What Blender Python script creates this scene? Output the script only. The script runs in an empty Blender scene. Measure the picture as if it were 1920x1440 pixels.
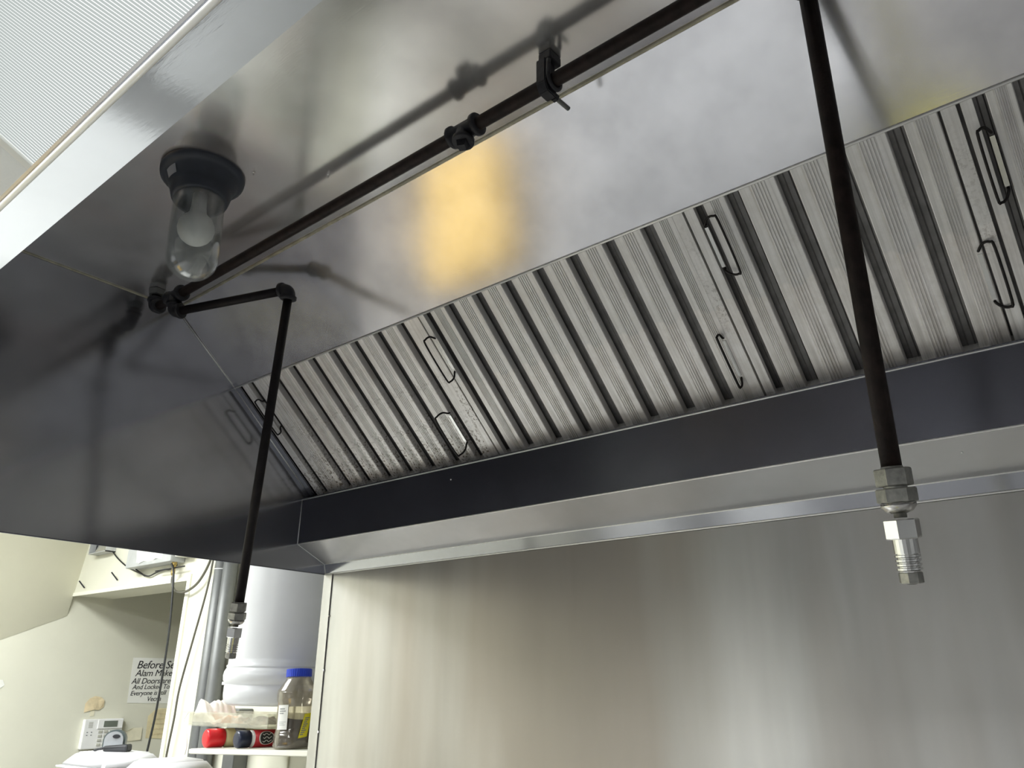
import bpy, bmesh, math, random
from mathutils import Vector, Matrix, noise
C = bpy.data.collections.new('kitchen'); bpy.context.scene.collection.children.link(C)
SC = bpy.context.scene
V = Vector
# ------------------------------------------------------------------ camera, world, exposure
cam_d = bpy.data.cameras.new('camera'); cam = bpy.data.objects.new('camera', cam_d); C.objects.link(cam)
cam_d.sensor_width = 36.0; cam_d.lens = 36.0 * 1446.57 / 1920.0; cam_d.clip_start = 0.02
yaw, pitch, roll = math.radians(39.8066), math.radians(21.1599), math.radians(0.568)
fw = V((-math.sin(yaw) * math.cos(pitch), math.cos(yaw) * math.cos(pitch), math.sin(pitch)))
rt = fw.cross(V((0, 0, 1))).normalized(); up = rt.cross(fw)
r2 = rt * math.cos(roll) + up * math.sin(roll); u2 = -rt * math.sin(roll) + up * math.cos(roll)
M = Matrix((r2, u2, -fw)).transposed().to_4x4(); M.translation = V((1.76, 0, 1.70))
cam.matrix_world = M
SC.camera = cam
w = bpy.data.worlds.new('world'); SC.world = w; w.use_nodes = True
w.node_tree.nodes['Background'].inputs[0].default_value = (0.9, 0.95, 1, 1)
w.node_tree.nodes['Background'].inputs[1].default_value = 0.05
SC.view_settings.view_transform = 'Standard'; SC.view_settings.look = 'None'
SC.view_settings.gamma = 1.0; SC.view_settings.use_curve_mapping = False
SC.view_settings.exposure = 1.72
SC.cycles.max_bounces = 12; SC.cycles.diffuse_bounces = 5; SC.cycles.glossy_bounces = 7
SC.cycles.transmission_bounces = 8; SC.cycles.transparent_max_bounces = 12; SC.cycles.caustics_reflective = True; SC.cycles.caustics_refractive = True
SC.cycles.blur_glossy = 0.5; SC.cycles.sample_clamp_indirect = 6.0
LENS_STRENGTH = 14.0        # luminance of the fluorescent lenses

# ------------------------------------------------------------------ materials
def new_mat(name):
    m = bpy.data.materials.new(name); m.use_nodes = True
    nt = m.node_tree
    for n in list(nt.nodes): nt.nodes.remove(n)
    out = nt.nodes.new('ShaderNodeOutputMaterial')
    return m, nt, out
def N(nt, t, **kw):
    n = nt.nodes.new(t)
    for k, v in kw.items():
        if k.startswith('i_'):
            key = k[2:]
            n.inputs[int(key) if key.isdigit() else key.replace('_', ' ')].default_value = v
        else: setattr(n, k, v)
    return n
def noise_tex(nt, scale, stretch=(1, 1, 1), detail=4, rough=0.55, off=(0, 0, 0)):
    tc = N(nt, 'ShaderNodeTexCoord'); mp = N(nt, 'ShaderNodeMapping')
    mp.inputs['Scale'].default_value = stretch; mp.inputs['Location'].default_value = off
    nz = N(nt, 'ShaderNodeTexNoise'); nz.inputs['Scale'].default_value = scale
    nz.inputs['Detail'].default_value = detail; nz.inputs['Roughness'].default_value = rough
    nt.links.new(tc.outputs['Object'], mp.inputs[0]); nt.links.new(mp.outputs[0], nz.inputs[0])
    return nz.outputs['Fac']
def ramp(nt, src, stops):
    r = N(nt, 'ShaderNodeValToRGB'); e = r.color_ramp.elements
    while len(e) < len(stops): e.new(0.5)
    for k, (p, c) in enumerate(stops):
        e[k].position = p; e[k].color = (c, c, c, 1) if isinstance(c, (int, float)) else (*c, 1)
    nt.links.new(src, r.inputs[0]); return r.outputs[0]
def mixc(nt, fac, a, b):
    m = N(nt, 'ShaderNodeMix', data_type='RGBA')
    for s, v in ((m.inputs[0], fac), (m.inputs[6], a), (m.inputs[7], b)):
        if hasattr(v, 'links') or isinstance(v, bpy.types.NodeSocket): nt.links.new(v, s)
        elif isinstance(v, (int, float)): s.default_value = v
        else: s.default_value = (*v, 1)
    return m.outputs[2]
def plain(name, col, rough=0.5, metal=0.0, vary=0.12, scale=12, bump=0.0, bscale=200, spec=0.5):
    m, nt, out = new_mat(name)
    p = N(nt, 'ShaderNodeBsdfPrincipled'); p.inputs['Roughness'].default_value = rough
    p.inputs['Metallic'].default_value = metal; p.inputs['Specular IOR Level'].default_value = spec
    f = noise_tex(nt, scale)
    d = tuple(c * (1 - vary) for c in col); l = tuple(min(1, c * (1 + vary)) for c in col)
    nt.links.new(ramp(nt, f, [(0.3, d), (0.7, l)]), p.inputs['Base Color'])
    if bump:
        b = N(nt, 'ShaderNodeBump'); b.inputs['Strength'].default_value = bump; b.inputs['Distance'].default_value = 0.001
        nt.links.new(noise_tex(nt, bscale), b.inputs['Height']); nt.links.new(b.outputs[0], p.inputs['Normal'])
    nt.links.new(p.outputs[0], out.inputs[0]); return m
def steel(name, col=(0.56, 0.56, 0.57), r1=0.2, r2=0.55, wide=0.5, film=0.12, grain=(1, 1, 30), filmcol=(0.42, 0.41, 0.37), blotch=3.0, blotch_st=(1, 1, 1), stain=None, bump=0.05, con=(0.86, 1.1), tint=None):
    """brushed stainless: a tight lobe and a wide lobe, a thin uneven film of grease"""
    m, nt, out = new_mat(name); L = nt.links.new
    ga = noise_tex(nt, 60, grain, 3, 0.6); bl = noise_tex(nt, blotch, blotch_st, 5, 0.6)
    bm = N(nt, 'ShaderNodeBump'); bm.inputs['Strength'].default_value = bump; bm.inputs['Distance'].default_value = 0.0006
    L(ga, bm.inputs['Height'])
    und = noise_tex(nt, 3.2, (1, 1, 1), 1, 0.4, (3, 7, 1))
    b2 = N(nt, 'ShaderNodeBump'); b2.inputs['Strength'].default_value = 0.25; b2.inputs['Distance'].default_value = 0.006
    L(und, b2.inputs['Height']); L(bm.outputs[0], b2.inputs['Normal'])
    a = N(nt, 'ShaderNodeBsdfPrincipled'); b = N(nt, 'ShaderNodeBsdfPrincipled'); d = N(nt, 'ShaderNodeBsdfDiffuse')
    cc = ramp(nt, bl, [(0.32, tuple(c * con[0] for c in col)), (0.68, tuple(min(1, c * con[1]) for c in col))])
    if tint: cc = mixc(nt, ramp(nt, noise_tex(nt, tint[1], tint[2], 3, 0.5, (8, 1, 4)), [(0.45, 0), (0.62, 0.8)]), cc, tint[0])
    for q, r in ((a, r1), (b, r2)):
        q.inputs['Metallic'].default_value = 1; L(cc, q.inputs['Base Color']); L(b2.outputs[0], q.inputs['Normal'])
        mr = N(nt, 'ShaderNodeMapRange'); mr.inputs[3].default_value = r * 0.82; mr.inputs[4].default_value = r * 1.25
        L(bl, mr.inputs[0]); L(mr.outputs[0], q.inputs['Roughness'])
    mx = N(nt, 'ShaderNodeMixShader'); mx.inputs[0].default_value = wide; L(a.outputs[0], mx.inputs[1]); L(b.outputs[0], mx.inputs[2])
    fc = filmcol
    if stain:
        sn = noise_tex(nt, stain[1], stain[2], 5, 0.65, (2, 5, 9)); fc = mixc(nt, ramp(nt, sn, [(0.5, 0), (0.72, 1)]), filmcol, stain[0]); L(fc, d.inputs[0])
    else: d.inputs[0].default_value = (*filmcol, 1)
    fm = N(nt, 'ShaderNodeMixShader'); fr = N(nt, 'ShaderNodeMapRange'); fr.inputs[3].default_value = film * 0.4; fr.inputs[4].default_value = film * 1.6
    L(bl, fr.inputs[0]); L(fr.outputs[0], fm.inputs[0]); L(mx.outputs[0], fm.inputs[1]); L(d.outputs[0], fm.inputs[2])
    L(fm.outputs[0], out.inputs[0]); return m
def alu(name, dirty):
    m, nt, out = new_mat(name); L = nt.links.new
    p = N(nt, 'ShaderNodeBsdfPrincipled'); p.inputs['Metallic'].default_value = 0.22; p.inputs['Roughness'].default_value = 0.40
    st = noise_tex(nt, 60, (2.2, 0.05, 0.05), 4, 0.65); mo = noise_tex(nt, 9, (1, 1, 1), 6, 0.7, (4, 1, 2)); sp = noise_tex(nt, 160, (1, 1, 1), 3, 0.7)
    c = ramp(nt, st, [(0.32, (0.60, 0.585, 0.56)), (0.5, (0.84, 0.82, 0.80)), (0.68, (0.97, 0.96, 0.95))])
    c = mixc(nt, ramp(nt, mo, [(0.44, 0), (0.66, 0.55)]), c, (0.56, 0.53, 0.49))
    # brown baked-on specks, thickest in patches
    k = N(nt, 'ShaderNodeMath', operation='MULTIPLY'); L(ramp(nt, sp, [(0.52, 0), (0.60, 1)]), k.inputs[0])
    if dirty:                                            # specks gather over the lower half
        tc = N(nt, 'ShaderNodeTexCoord'); sx = N(nt, 'ShaderNodeSeparateXYZ'); L(tc.outputs['Object'], sx.inputs[0])
        k1 = N(nt, 'ShaderNodeMapRange'); k1.inputs[1].default_value = -0.08; k1.inputs[2].default_value = -0.14; L(sx.outputs[2], k1.inputs[0])
        k2 = N(nt, 'ShaderNodeMath', operation='MULTIPLY'); L(k1.outputs[0], k2.inputs[0])
        L(ramp(nt, noise_tex(nt, 9, (1, 1, 1), 2, 0.5, (dirty, 2, 3)), [(0.38, 0), (0.50, 0.95)]), k2.inputs[1]); L(k2.outputs[0], k.inputs[1])
    else: L(ramp(nt, noise_tex(nt, 5, (1, 1, 1), 2, 0.5, (dirty, 2, 3)), [(0.54, 0), (0.66, 0.5)]), k.inputs[1])
    c = mixc(nt, k.outputs[0], c, (0.20, 0.165, 0.125))
    if not dirty:                                        # old tide mark: washed tone above, cleaner below
        tc = N(nt, 'ShaderNodeTexCoord'); sx = N(nt, 'ShaderNodeSeparateXYZ'); L(tc.outputs['Object'], sx.inputs[0])
        ad = N(nt, 'ShaderNodeMath', operation='MULTIPLY_ADD'); L(noise_tex(nt, 22, (1, 0.4, 0.4), 2, 0.5, (1, 6, 2)), ad.inputs[0]); ad.inputs[1].default_value = 0.05; L(sx.outputs[2], ad.inputs[2])
        mk = N(nt, 'ShaderNodeMapRange'); mk.inputs[1].default_value = -0.092; mk.inputs[2].default_value = -0.089; mk.inputs[3].default_value = 0.0; mk.inputs[4].default_value = 0.35; L(ad.outputs[0], mk.inputs[0])
        c = mixc(nt, mk.outputs[0], c, (0.60, 0.62, 0.62))
    L(c, p.inputs['Base Color'])
    b = N(nt, 'ShaderNodeBump'); b.inputs['Strength'].default_value = 0.35; b.inputs['Distance'].default_value = 0.0008
    L(noise_tex(nt, 90, (1, .3, .3), 3), b.inputs['Height']); L(b.outputs[0], p.inputs['Normal'])
    L(p.outputs[0], out.inputs[0]); return m
def glow(name, col, s):
    m, nt, out = new_mat(name); e = N(nt, 'ShaderNodeEmission'); e.inputs[0].default_value = (*col, 1); e.inputs[1].default_value = s
    nt.links.new(e.outputs[0], out.inputs[0]); return m
def glass(name, col=(0.9, 0.95, 0.95), rough=0.08, haze=0.22, hazecol=(0.55, 0.57, 0.56), ior=1.3):
    """thin clear wall: see-through, a sheen that grows at the rim, and a veil of dust"""
    m, nt, out = new_mat(name); L = nt.links.new
    tr_ = N(nt, 'ShaderNodeBsdfTransparent'); tr_.inputs[0].default_value = (*col, 1)
    gl = N(nt, 'ShaderNodeBsdfGlossy'); gl.inputs['Roughness'].default_value = rough
    lw = N(nt, 'ShaderNodeLayerWeight'); lw.inputs[0].default_value = 0.35
    mr = N(nt, 'ShaderNodeMapRange'); mr.inputs[3].default_value = 0.05; mr.inputs[4].default_value = 0.42; L(lw.outputs['Facing'], mr.inputs[0])
    m1 = N(nt, 'ShaderNodeMixShader'); L(mr.outputs[0], m1.inputs[0]); L(tr_.outputs[0], m1.inputs[1]); L(gl.outputs[0], m1.inputs[2])
    d = N(nt, 'ShaderNodeBsdfDiffuse'); d.inputs[0].default_value = (*hazecol, 1)
    mx = N(nt, 'ShaderNodeMixShader'); L(ramp(nt, noise_tex(nt, 28, (1, 1, 0.6), 5, 0.65), [(0.35, haze * 0.5), (0.7, min(1, haze * 1.6))]), mx.inputs[0])
    L(m1.outputs[0], mx.inputs[1]); L(d.outputs[0], mx.inputs[2]); L(mx.outputs[0], out.inputs[0]); return m

MT = {}
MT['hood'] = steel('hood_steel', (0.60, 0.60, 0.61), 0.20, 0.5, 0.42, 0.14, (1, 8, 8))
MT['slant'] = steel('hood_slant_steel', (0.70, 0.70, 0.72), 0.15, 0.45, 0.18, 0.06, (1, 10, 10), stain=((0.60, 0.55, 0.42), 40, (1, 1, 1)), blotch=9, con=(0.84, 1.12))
MT['ceil'] = steel('hood_top_steel', (0.86, 0.86, 0.86), 0.165, 0.45, 0.18, 0.10, (1, 6, 1), filmcol=(0.55, 0.54, 0.51), blotch=5, con=(0.80, 1.15), tint=((0.80, 0.73, 0.72), 4, (1, 1, 1)))  # bright reflected patches also put into the colour as pinkish blotches
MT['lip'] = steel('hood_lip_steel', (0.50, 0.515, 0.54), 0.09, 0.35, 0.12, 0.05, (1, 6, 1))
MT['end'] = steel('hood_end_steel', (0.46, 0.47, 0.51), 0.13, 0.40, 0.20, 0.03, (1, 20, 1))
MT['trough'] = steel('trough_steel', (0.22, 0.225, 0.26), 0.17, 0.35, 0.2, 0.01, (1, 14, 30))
MT['splash'] = steel('backsplash_steel', (0.64, 0.635, 0.62), 0.22, 0.5, 0.42, 0.10, (30, 1, 1.2), (0.40, 0.385, 0.35), 1.2, (2.4, 1, 0.35), stain=((0.10, 0.075, 0.05), 1.1, (3.2, 1, 0.45)), bump=0.01, con=(0.66, 1.30), tint=((0.44, 0.395, 0.345), 0.9, (3.2, 1, 0.5)))  # vertical streaks: grease smears, plus drawn-out reflections put into the colour
MT['trim'] = steel('bright_trim_steel', (0.68, 0.68, 0.67), 0.22, 0.5, 0.4, 0.15, (1, 1, 1))
MT['table'] = steel('worktable_steel', (0.62, 0.62, 0.62), 0.3, 0.55, 0.5, 0.2, (1, 20, 1))
MT['hem'] = plain('polished_fold', (0.80, 0.80, 0.78), 0.45, 0.6, 0.06)
MT['caulk'] = plain('old_caulk', (0.42, 0.40, 0.30), 0.6, 0, 0.25, 40)
MT['pipe'] = plain('rusty_black_pipe', (0.016, 0.010, 0.0085), 0.6, 0.1, 0.5, 60, 0.3, 300, 0.25)
MT['pipe_dark'] = plain('dark_iron_pipe', (0.010, 0.008, 0.009), 0.55, 0.1, 0.4, 60, 0.3, 300, 0.25)
MT['fitting'] = plain('black_iron_fitting', (0.013, 0.013, 0.017), 0.55, 0.1, 0.4, 80, 0.5, 260)
MT['zinc'] = plain('zinc_plated_steel', (0.62, 0.61, 0.58), 0.26, 1.0, 0.15, 80, 0.15, 300)
MT['zinc_dull'] = plain('dull_zinc', (0.40, 0.40, 0.37), 0.42, 0.9, 0.3, 90, 0.3, 300)
MT['chrome'] = plain('bright_nickel', (0.80, 0.80, 0.78), 0.12, 1.0, 0.05)
MT['wire'] = plain('blackened_wire', (0.018, 0.016, 0.015), 0.4, 0.6, 0.3, 80)
MT['lampbase'] = plain('lamp_blue_black_enamel', (0.040, 0.047, 0.062), 0.5, 0.1, 0.15, 30)
MT['bulb'] = plain('frosted_bulb', (0.92, 0.90, 0.87), 0.45, 0, 0.05)
MT['globe'] = glass('dusty_globe_glass', (0.96, 0.98, 0.98), 0.03, 0.07)
MT['greylabel'] = plain('grey_sticker', (0.34, 0.35, 0.38), 0.6)
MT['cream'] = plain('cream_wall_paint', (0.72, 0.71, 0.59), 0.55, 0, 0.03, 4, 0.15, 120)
MT['cream_dim'] = plain('cream_paint_dimmed', (0.58, 0.565, 0.44), 0.6, 0, 0.03, 4, 0.15, 120)  # cream with the bulkhead's shade put into its colour; joint strip shares it
MT['white_paint'] = plain('white_gloss_paint', (0.84, 0.83, 0.72), 0.4, 0, 0.03, 6)
MT['board_grey'] = plain('grey_table_laminate', (0.27, 0.27, 0.275), 0.5, 0, 0.06, 4)
MT['room_grey'] = plain('pale_grey_wall', (0.28, 0.28, 0.285), 0.6, 0, 0.04, 3)
MT['ceiling'] = plain('ceiling_paint', (0.70, 0.72, 0.73), 0.7, 0, 0.05, 5, 0.4, 150)
MT['floor'] = plain('floor_tile', (0.20, 0.19, 0.19), 0.45, 0, 0.12, 3)
MT['tank'] = plain('tank_white_enamel', (0.70, 0.71, 0.72), 0.3, 0, 0.03, 8, 0.1, 40)
MT['conduit'] = plain('grey_conduit', (0.15, 0.155, 0.15), 0.45, 0.3, 0.1, 20)
MT['lightgrey'] = plain('lightgrey_plastic', (0.42, 0.43, 0.42), 0.5)
MT['whiteplastic'] = plain('white_plastic', (0.86, 0.86, 0.84), 0.35, 0, 0.03)
MT['paper'] = plain('white_paper', (0.86, 0.86, 0.80), 0.7, 0, 0.03)
MT['ink'] = plain('black_marker', (0.015, 0.015, 0.02), 0.6)
MT['greyink'] = plain('grey_print', (0.20, 0.21, 0.22), 0.6)
MT['yellow_paper'] = plain('aged_yellow_paper', (0.76, 0.67, 0.42), 0.75, 0, 0.1, 30)
MT['tan_paper'] = plain('aged_tan_paper', (0.74, 0.62, 0.40), 0.75, 0, 0.12, 30)
MT['tape'] = glass('yellowed_clear_tape', (0.95, 0.92, 0.78), 0.2, 0.3, (0.8, 0.78, 0.62))
MT['pale_paper'] = plain('pale_cream_paper', (0.78, 0.74, 0.56), 0.75, 0, 0.06, 30)
MT['lcd'] = plain('lcd_grey_green', (0.16, 0.18, 0.15), 0.25)
MT['button'] = plain('grey_button', (0.50, 0.50, 0.44), 0.5)
MT['black'] = plain('black_plastic', (0.016, 0.017, 0.020), 0.45)
MT['darkgreen'] = plain('dark_grey_green_plastic', (0.07, 0.09, 0.09), 0.4)
MT['silver'] = plain('silver_plastic', (0.48, 0.50, 0.52), 0.3, 0.5)
MT['cable_black'] = plain('black_cable', (0.015, 0.016, 0.016), 0.45)
MT['cable_grey'] = plain('grey_cable', (0.11, 0.105, 0.08), 0.5)
MT['brass'] = plain('brass', (0.45, 0.33, 0.12), 0.35, 0.9)
MT['red_cap'] = plain('red_cap_plastic', (0.66, 0.012, 0.02), 0.3, 0, 0.05)
MT['navy_cap'] = plain('navy_cap_plastic', (0.012, 0.018, 0.045), 0.3, 0, 0.05)
MT['blue_lid'] = plain('blue_lid_plastic', (0.015, 0.05, 0.50), 0.35, 0, 0.08)
MT['olive_bottle'] = plain('pale_olive_spray_bottle', (0.56, 0.53, 0.30), 0.35, 0, 0.06)
MT['label_blue'] = plain('grey_blue_label', (0.34, 0.38, 0.42), 0.4, 0, 0.5, 45)
MT['label_green'] = plain('faded_green_label', (0.50, 0.53, 0.32), 0.4, 0, 0.4, 60)
MT['label_red'] = plain('red_label', (0.52, 0.02, 0.03), 0.4, 0, 0.08)
MT['emblem'] = plain('black_emblem', (0.03, 0.03, 0.03), 0.4)
MT['jar'] = glass('clear_jar_plastic', (0.95, 0.93, 0.88), 0.08, 0.08, (0.50, 0.46, 0.38), 1.15)
MT['bin'] = glass('clear_bin_plastic', (0.96, 0.96, 0.92), 0.12, 0.15, (0.75, 0.74, 0.65), 1.1)
MT['powder'] = plain('ground_pepper', (0.055, 0.040, 0.032), 0.9, 0, 0.35, 220, 0.6, 300)
MT['yellow_sticker'] = plain('yellow_sticker', (0.75, 0.66, 0.02), 0.45, 0, 0.04)
MT['shelf'] = plain('white_shelf_laminate', (0.78, 0.77, 0.66), 0.35, 0, 0.05)
MT['foam'] = plain('white_foam', (0.66, 0.66, 0.67), 0.5, 0, 0.02, 10, 0.2, 300)
MT['yellow_box'] = plain('orange_yellow_board', (0.72, 0.46, 0.10), 0.5, 0, 0.05)
MT['lens'] = glow('lens_prism', (0.97, 1.0, 1.0), LENS_STRENGTH)
MT['lens_dim'] = glow('lens_prism_dim', (0.93, 1.0, 0.97), LENS_STRENGTH * 0.035)
MT['near_lens'] = glow('near_lens_prism', (0.96, 1.0, 0.98), 0.48); MT['near_lens_dim'] = glow('near_lens_prism_dim', (0.92, 1.0, 0.97), 0.17)
MT['fixture'] = plain('fixture_white_enamel', (0.8, 0.8, 0.76), 0.4, 0, 0.02)
MT['rag'] = None
MT['alu'] = alu('filter_aluminium', 0.0); MT['alu_dirty'] = alu('filter_aluminium_specked', 5.3)
MT['alu_rear'] = plain('rear_baffle_darkened', (0.23, 0.225, 0.22), 0.5, 0.5, 0.2, 40)  # shade of the slots put into the rear baffle colour
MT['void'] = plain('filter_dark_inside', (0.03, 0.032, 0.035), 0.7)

# ------------------------------------------------------------------ geometry kit
def obj(name, bm, mat, parent=None, smooth=False, mats=None):
    me = bpy.data.meshes.new(name); bmesh.ops.recalc_face_normals(bm, faces=bm.faces[:]); bm.to_mesh(me); bm.free()
    for m in (mats or [mat]): me.materials.append(m)
    if smooth: 
        for p in me.polygons: p.use_smooth = True
    o = bpy.data.objects.new(name, me); C.objects.link(o)
    if parent: o.parent = parent; o.matrix_parent_inverse = parent.matrix_world.inverted() if parent.type == 'MESH' else Matrix.Identity(4)
    return o
def thing(name, label, cat, loc=(0, 0, 0), rot=(0, 0, 0), group=None):
    o = bpy.data.objects.new(name, None); C.objects.link(o); o.empty_display_size = 0.05
    o.location = loc; o.rotation_euler = rot; o['label'] = label; o['category'] = cat
    if group: o['group'] = group
    return o
def tag(o, label, cat, group=None):
    o['label'] = label; o['category'] = cat
    if group: o['group'] = group
    return o
def struct(name, bm, mat, parent=None):
    o = obj(name, bm, mat, parent)
    if parent is None: o['kind'] = 'structure'
    return o
def box(bm, a, b, bev=0.0):
    x0, y0, z0 = a; x1, y1, z1 = b
    vs = [bm.verts.new(p) for p in ((x0, y0, z0), (x1, y0, z0), (x1, y1, z0), (x0, y1, z0), (x0, y0, z1), (x1, y0, z1), (x1, y1, z1), (x0, y1, z1))]
    fs = [bm.faces.new([vs[i] for i in q]) for q in ((0, 3, 2, 1), (4, 5, 6, 7), (0, 1, 5, 4), (1, 2, 6, 5), (2, 3, 7, 6), (3, 0, 4, 7))]
    if bev:
        es = list({e for f in fs for e in f.edges}); bmesh.ops.bevel(bm, geom=es, offset=bev, segments=2, affect='EDGES', profile=0.5)
    return bm
def B(*args, **k):
    bm = bmesh.new(); box(bm, *args, **k); return bm
def sweep(bm, pts, radii, seg=16, cap=True, closed=False, rot=0.0, squash=None):
    pts = [V(p) for p in pts]; n = len(pts)
    if isinstance(radii, (int, float)): radii = [radii] * n
    ext = max(pts, key=lambda p: (p - pts[0]).length) - pts[0]; fixed = None
    if n > 1 and all((p - pts[0]).cross(ext.normalized()).length < 1e-6 for p in pts): fixed = ext.normalized()
    t = fixed or (pts[1] - pts[0]).normalized(); a = V((0, 0, 1)) if abs(t.z) < 0.9 else V((1, 0, 0))
    u = t.cross(a).normalized(); rings = []
    for i in range(n):
        d = V((0, 0, 0))
        if closed: d = (pts[(i + 1) % n] - pts[i - 1])
        else:
            if i: d += (pts[i] - pts[i - 1]).normalized() if (pts[i] - pts[i - 1]).length > 1e-7 else V((0, 0, 0))
            if i < n - 1: d += (pts[i + 1] - pts[i]).normalized() if (pts[i + 1] - pts[i]).length > 1e-7 else V((0, 0, 0))
        if d.length < 1e-6: d = t
        if fixed: d = fixed
        t = d.normalized(); u = (u - t * u.dot(t)).normalized(); v = t.cross(u)
        rings.append([bm.verts.new(pts[i] + (u * math.cos(2 * math.pi * k / seg + rot) + v * math.sin(2 * math.pi * k / seg + rot)) * radii[i]) for k in range(seg)])
    m = n if closed else n - 1
    for i in range(m):
        r, s = rings[i], rings[(i + 1) % n]
        for k in range(seg): bm.faces.new((r[k], r[(k + 1) % seg], s[(k + 1) % seg], s[k]))
    if cap and not closed: bm.faces.new(rings[0][::-1]); bm.faces.new(rings[-1])
    return bm
def S(*a, **k):
    bm = bmesh.new(); sweep(bm, *a, **k); return bm
def axis_profile(p0, p1, prof):
    """prof = [(t_metres_along, radius)]; returns pts, radii"""
    p0 = V(p0); d = (V(p1) - p0).normalized()
    return [p0 + d * t for t, r in prof], [r for t, r in prof]
def smooth_path(ctrl, n=8):
    ctrl = [V(c) for c in ctrl]; P = [ctrl[0] * 2 - ctrl[1]] + ctrl + [ctrl[-1] * 2 - ctrl[-2]]; out = []
    for i in range(1, len(P) - 2):
        a, b, c, d = P[i - 1], P[i], P[i + 1], P[i + 2]
        for k in range(n):
            t = k / n
            out.append(0.5 * ((2 * b) + (c - a) * t + (2 * a - 5 * b + 4 * c - d) * t * t + (3 * b - a - 3 * c + d) * t ** 3))
    out.append(ctrl[-1]); return out
def poly_prism(bm, pts, off):
    """pts 3D polygon, off vector thickness"""
    a = [bm.verts.new(p) for p in pts]; b = [bm.verts.new(V(p) + V(off)) for p in pts]; n = len(pts)
    bm.faces.new(a); bm.faces.new(b[::-1])
    for i in range(n): bm.faces.new((a[i], b[i], b[(i + 1) % n], a[(i + 1) % n]))
    return bm
def PP(pts, off):
    bm = bmesh.new(); poly_prism(bm, pts, off); return bm
def dup(root):
    r = root.copy(); C.objects.link(r)
    for ch in list(root.children):
        c = ch.copy(); C.objects.link(c); c.parent = r
        for g in list(ch.children):
            d = g.copy(); C.objects.link(d); d.parent = c
    return r
dg = None
def writing(name, txt, size, mat, parent, mw, extrude=0.0004, shear=0.0, offset=0.0, space=1.0):
    cu = bpy.data.curves.new(name, 'FONT'); cu.body = txt; cu.size = size; cu.extrude = extrude; cu.shear = shear; cu.offset = offset
    cu.space_character = space; cu.resolution_u = 3
    t = bpy.data.objects.new(name, cu); C.objects.link(t); bpy.context.view_layer.update()
    me = bpy.data.meshes.new_from_object(t.evaluated_get(bpy.context.evaluated_depsgraph_get()))
    bpy.data.objects.remove(t); bpy.data.curves.remove(cu)
    me.materials.clear(); me.materials.append(mat); me.transform(mw)
    o = bpy.data.objects.new(name, me); C.objects.link(o); o.parent = parent; return o
def frame_mat(origin, xdir, ydir):
    x = V(xdir).normalized(); y = V(ydir).normalized(); z = x.cross(y).normalized(); y = z.cross(x)
    m = Matrix((x, y, z)).transposed().to_4x4(); m.translation = V(origin); return m

# ------------------------------------------------------------------ room shell
XW, YN, HC = -2.84, 1.80, 2.75           # far left wall, near back wall, ceiling height
struct('floor', B((-3.0, -4.2, -0.1), (5.0, 3.2, 0.0)), MT['floor'])
struct('ceiling', B((-3.0, -4.2, HC), (5.0, 3.2, HC + 0.1)), MT['ceiling'])
struct('wall_left', B((XW - 0.12, -4.2, 0), (XW, 3.2, HC)), MT['cream'])
struct('wall_right', B((4.9, -4.2, 0), (5.0, 3.2, HC)), MT['room_grey'])
struct('wall_front', B((XW, -4.2, 0), (4.9, -4.1, HC)), MT['room_grey'])
struct('wall_back', B((-1.60, YN, 0), (4.9, YN + 0.15, HC)), MT['cream'])
struct('wall_passage', B((XW, 3.05, 0), (4.9, 3.2, HC)), MT['cream'])
# header over the opening beside the wall, with its corner bead and rough edge
hd = struct('wall_header', B((XW - 0.01, YN, 2.118), (-1.60, YN + 0.225, HC)), MT['cream'])
tr = struct('trim_1', B((-1.612, YN - 0.008, 0.0), (-1.585, YN + 0.01, 2.14)), MT['white_paint'])
struct('trim_2', B((XW, YN - 0.004, 2.112), (-1.60, YN + 0.006, 2.130)), MT['white_paint'])
# leaning bulkhead over the far left wall (sloping lower edge)
sl = 0.2430 / 0.528
def bz(y): return 1.877 + sl * (y - 1.507)
bm = bmesh.new(); y0, y1, ln = 0.75, 1.80, 0.24
pts = [(XW, y0, bz(y0)), (XW, y1, bz(y1)), (XW, y1, HC), (XW, y0, HC)]
q = [V((XW + 0.002, y0, bz(y0))), V((XW + 0.002, y1, bz(y1))), V((XW + 0.20, y1, HC)), V((XW + 0.34, y0, HC))]
a = [bm.verts.new(p) for p in q]; b = [bm.verts.new((XW - 0.02, p.y, p.z)) for p in q]
bm.faces.new(a); bm.faces.new(b[::-1])
for i in range(4): bm.faces.new((a[i], b[i], b[(i + 1) % 4], a[(i + 1) % 4]))
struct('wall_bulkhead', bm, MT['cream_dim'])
# stub wall that carries the stainless backsplash
struct('wall_partition', B((0.0, 1.335, 0), (4.9, YN, HC)), MT['room_grey'])

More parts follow.
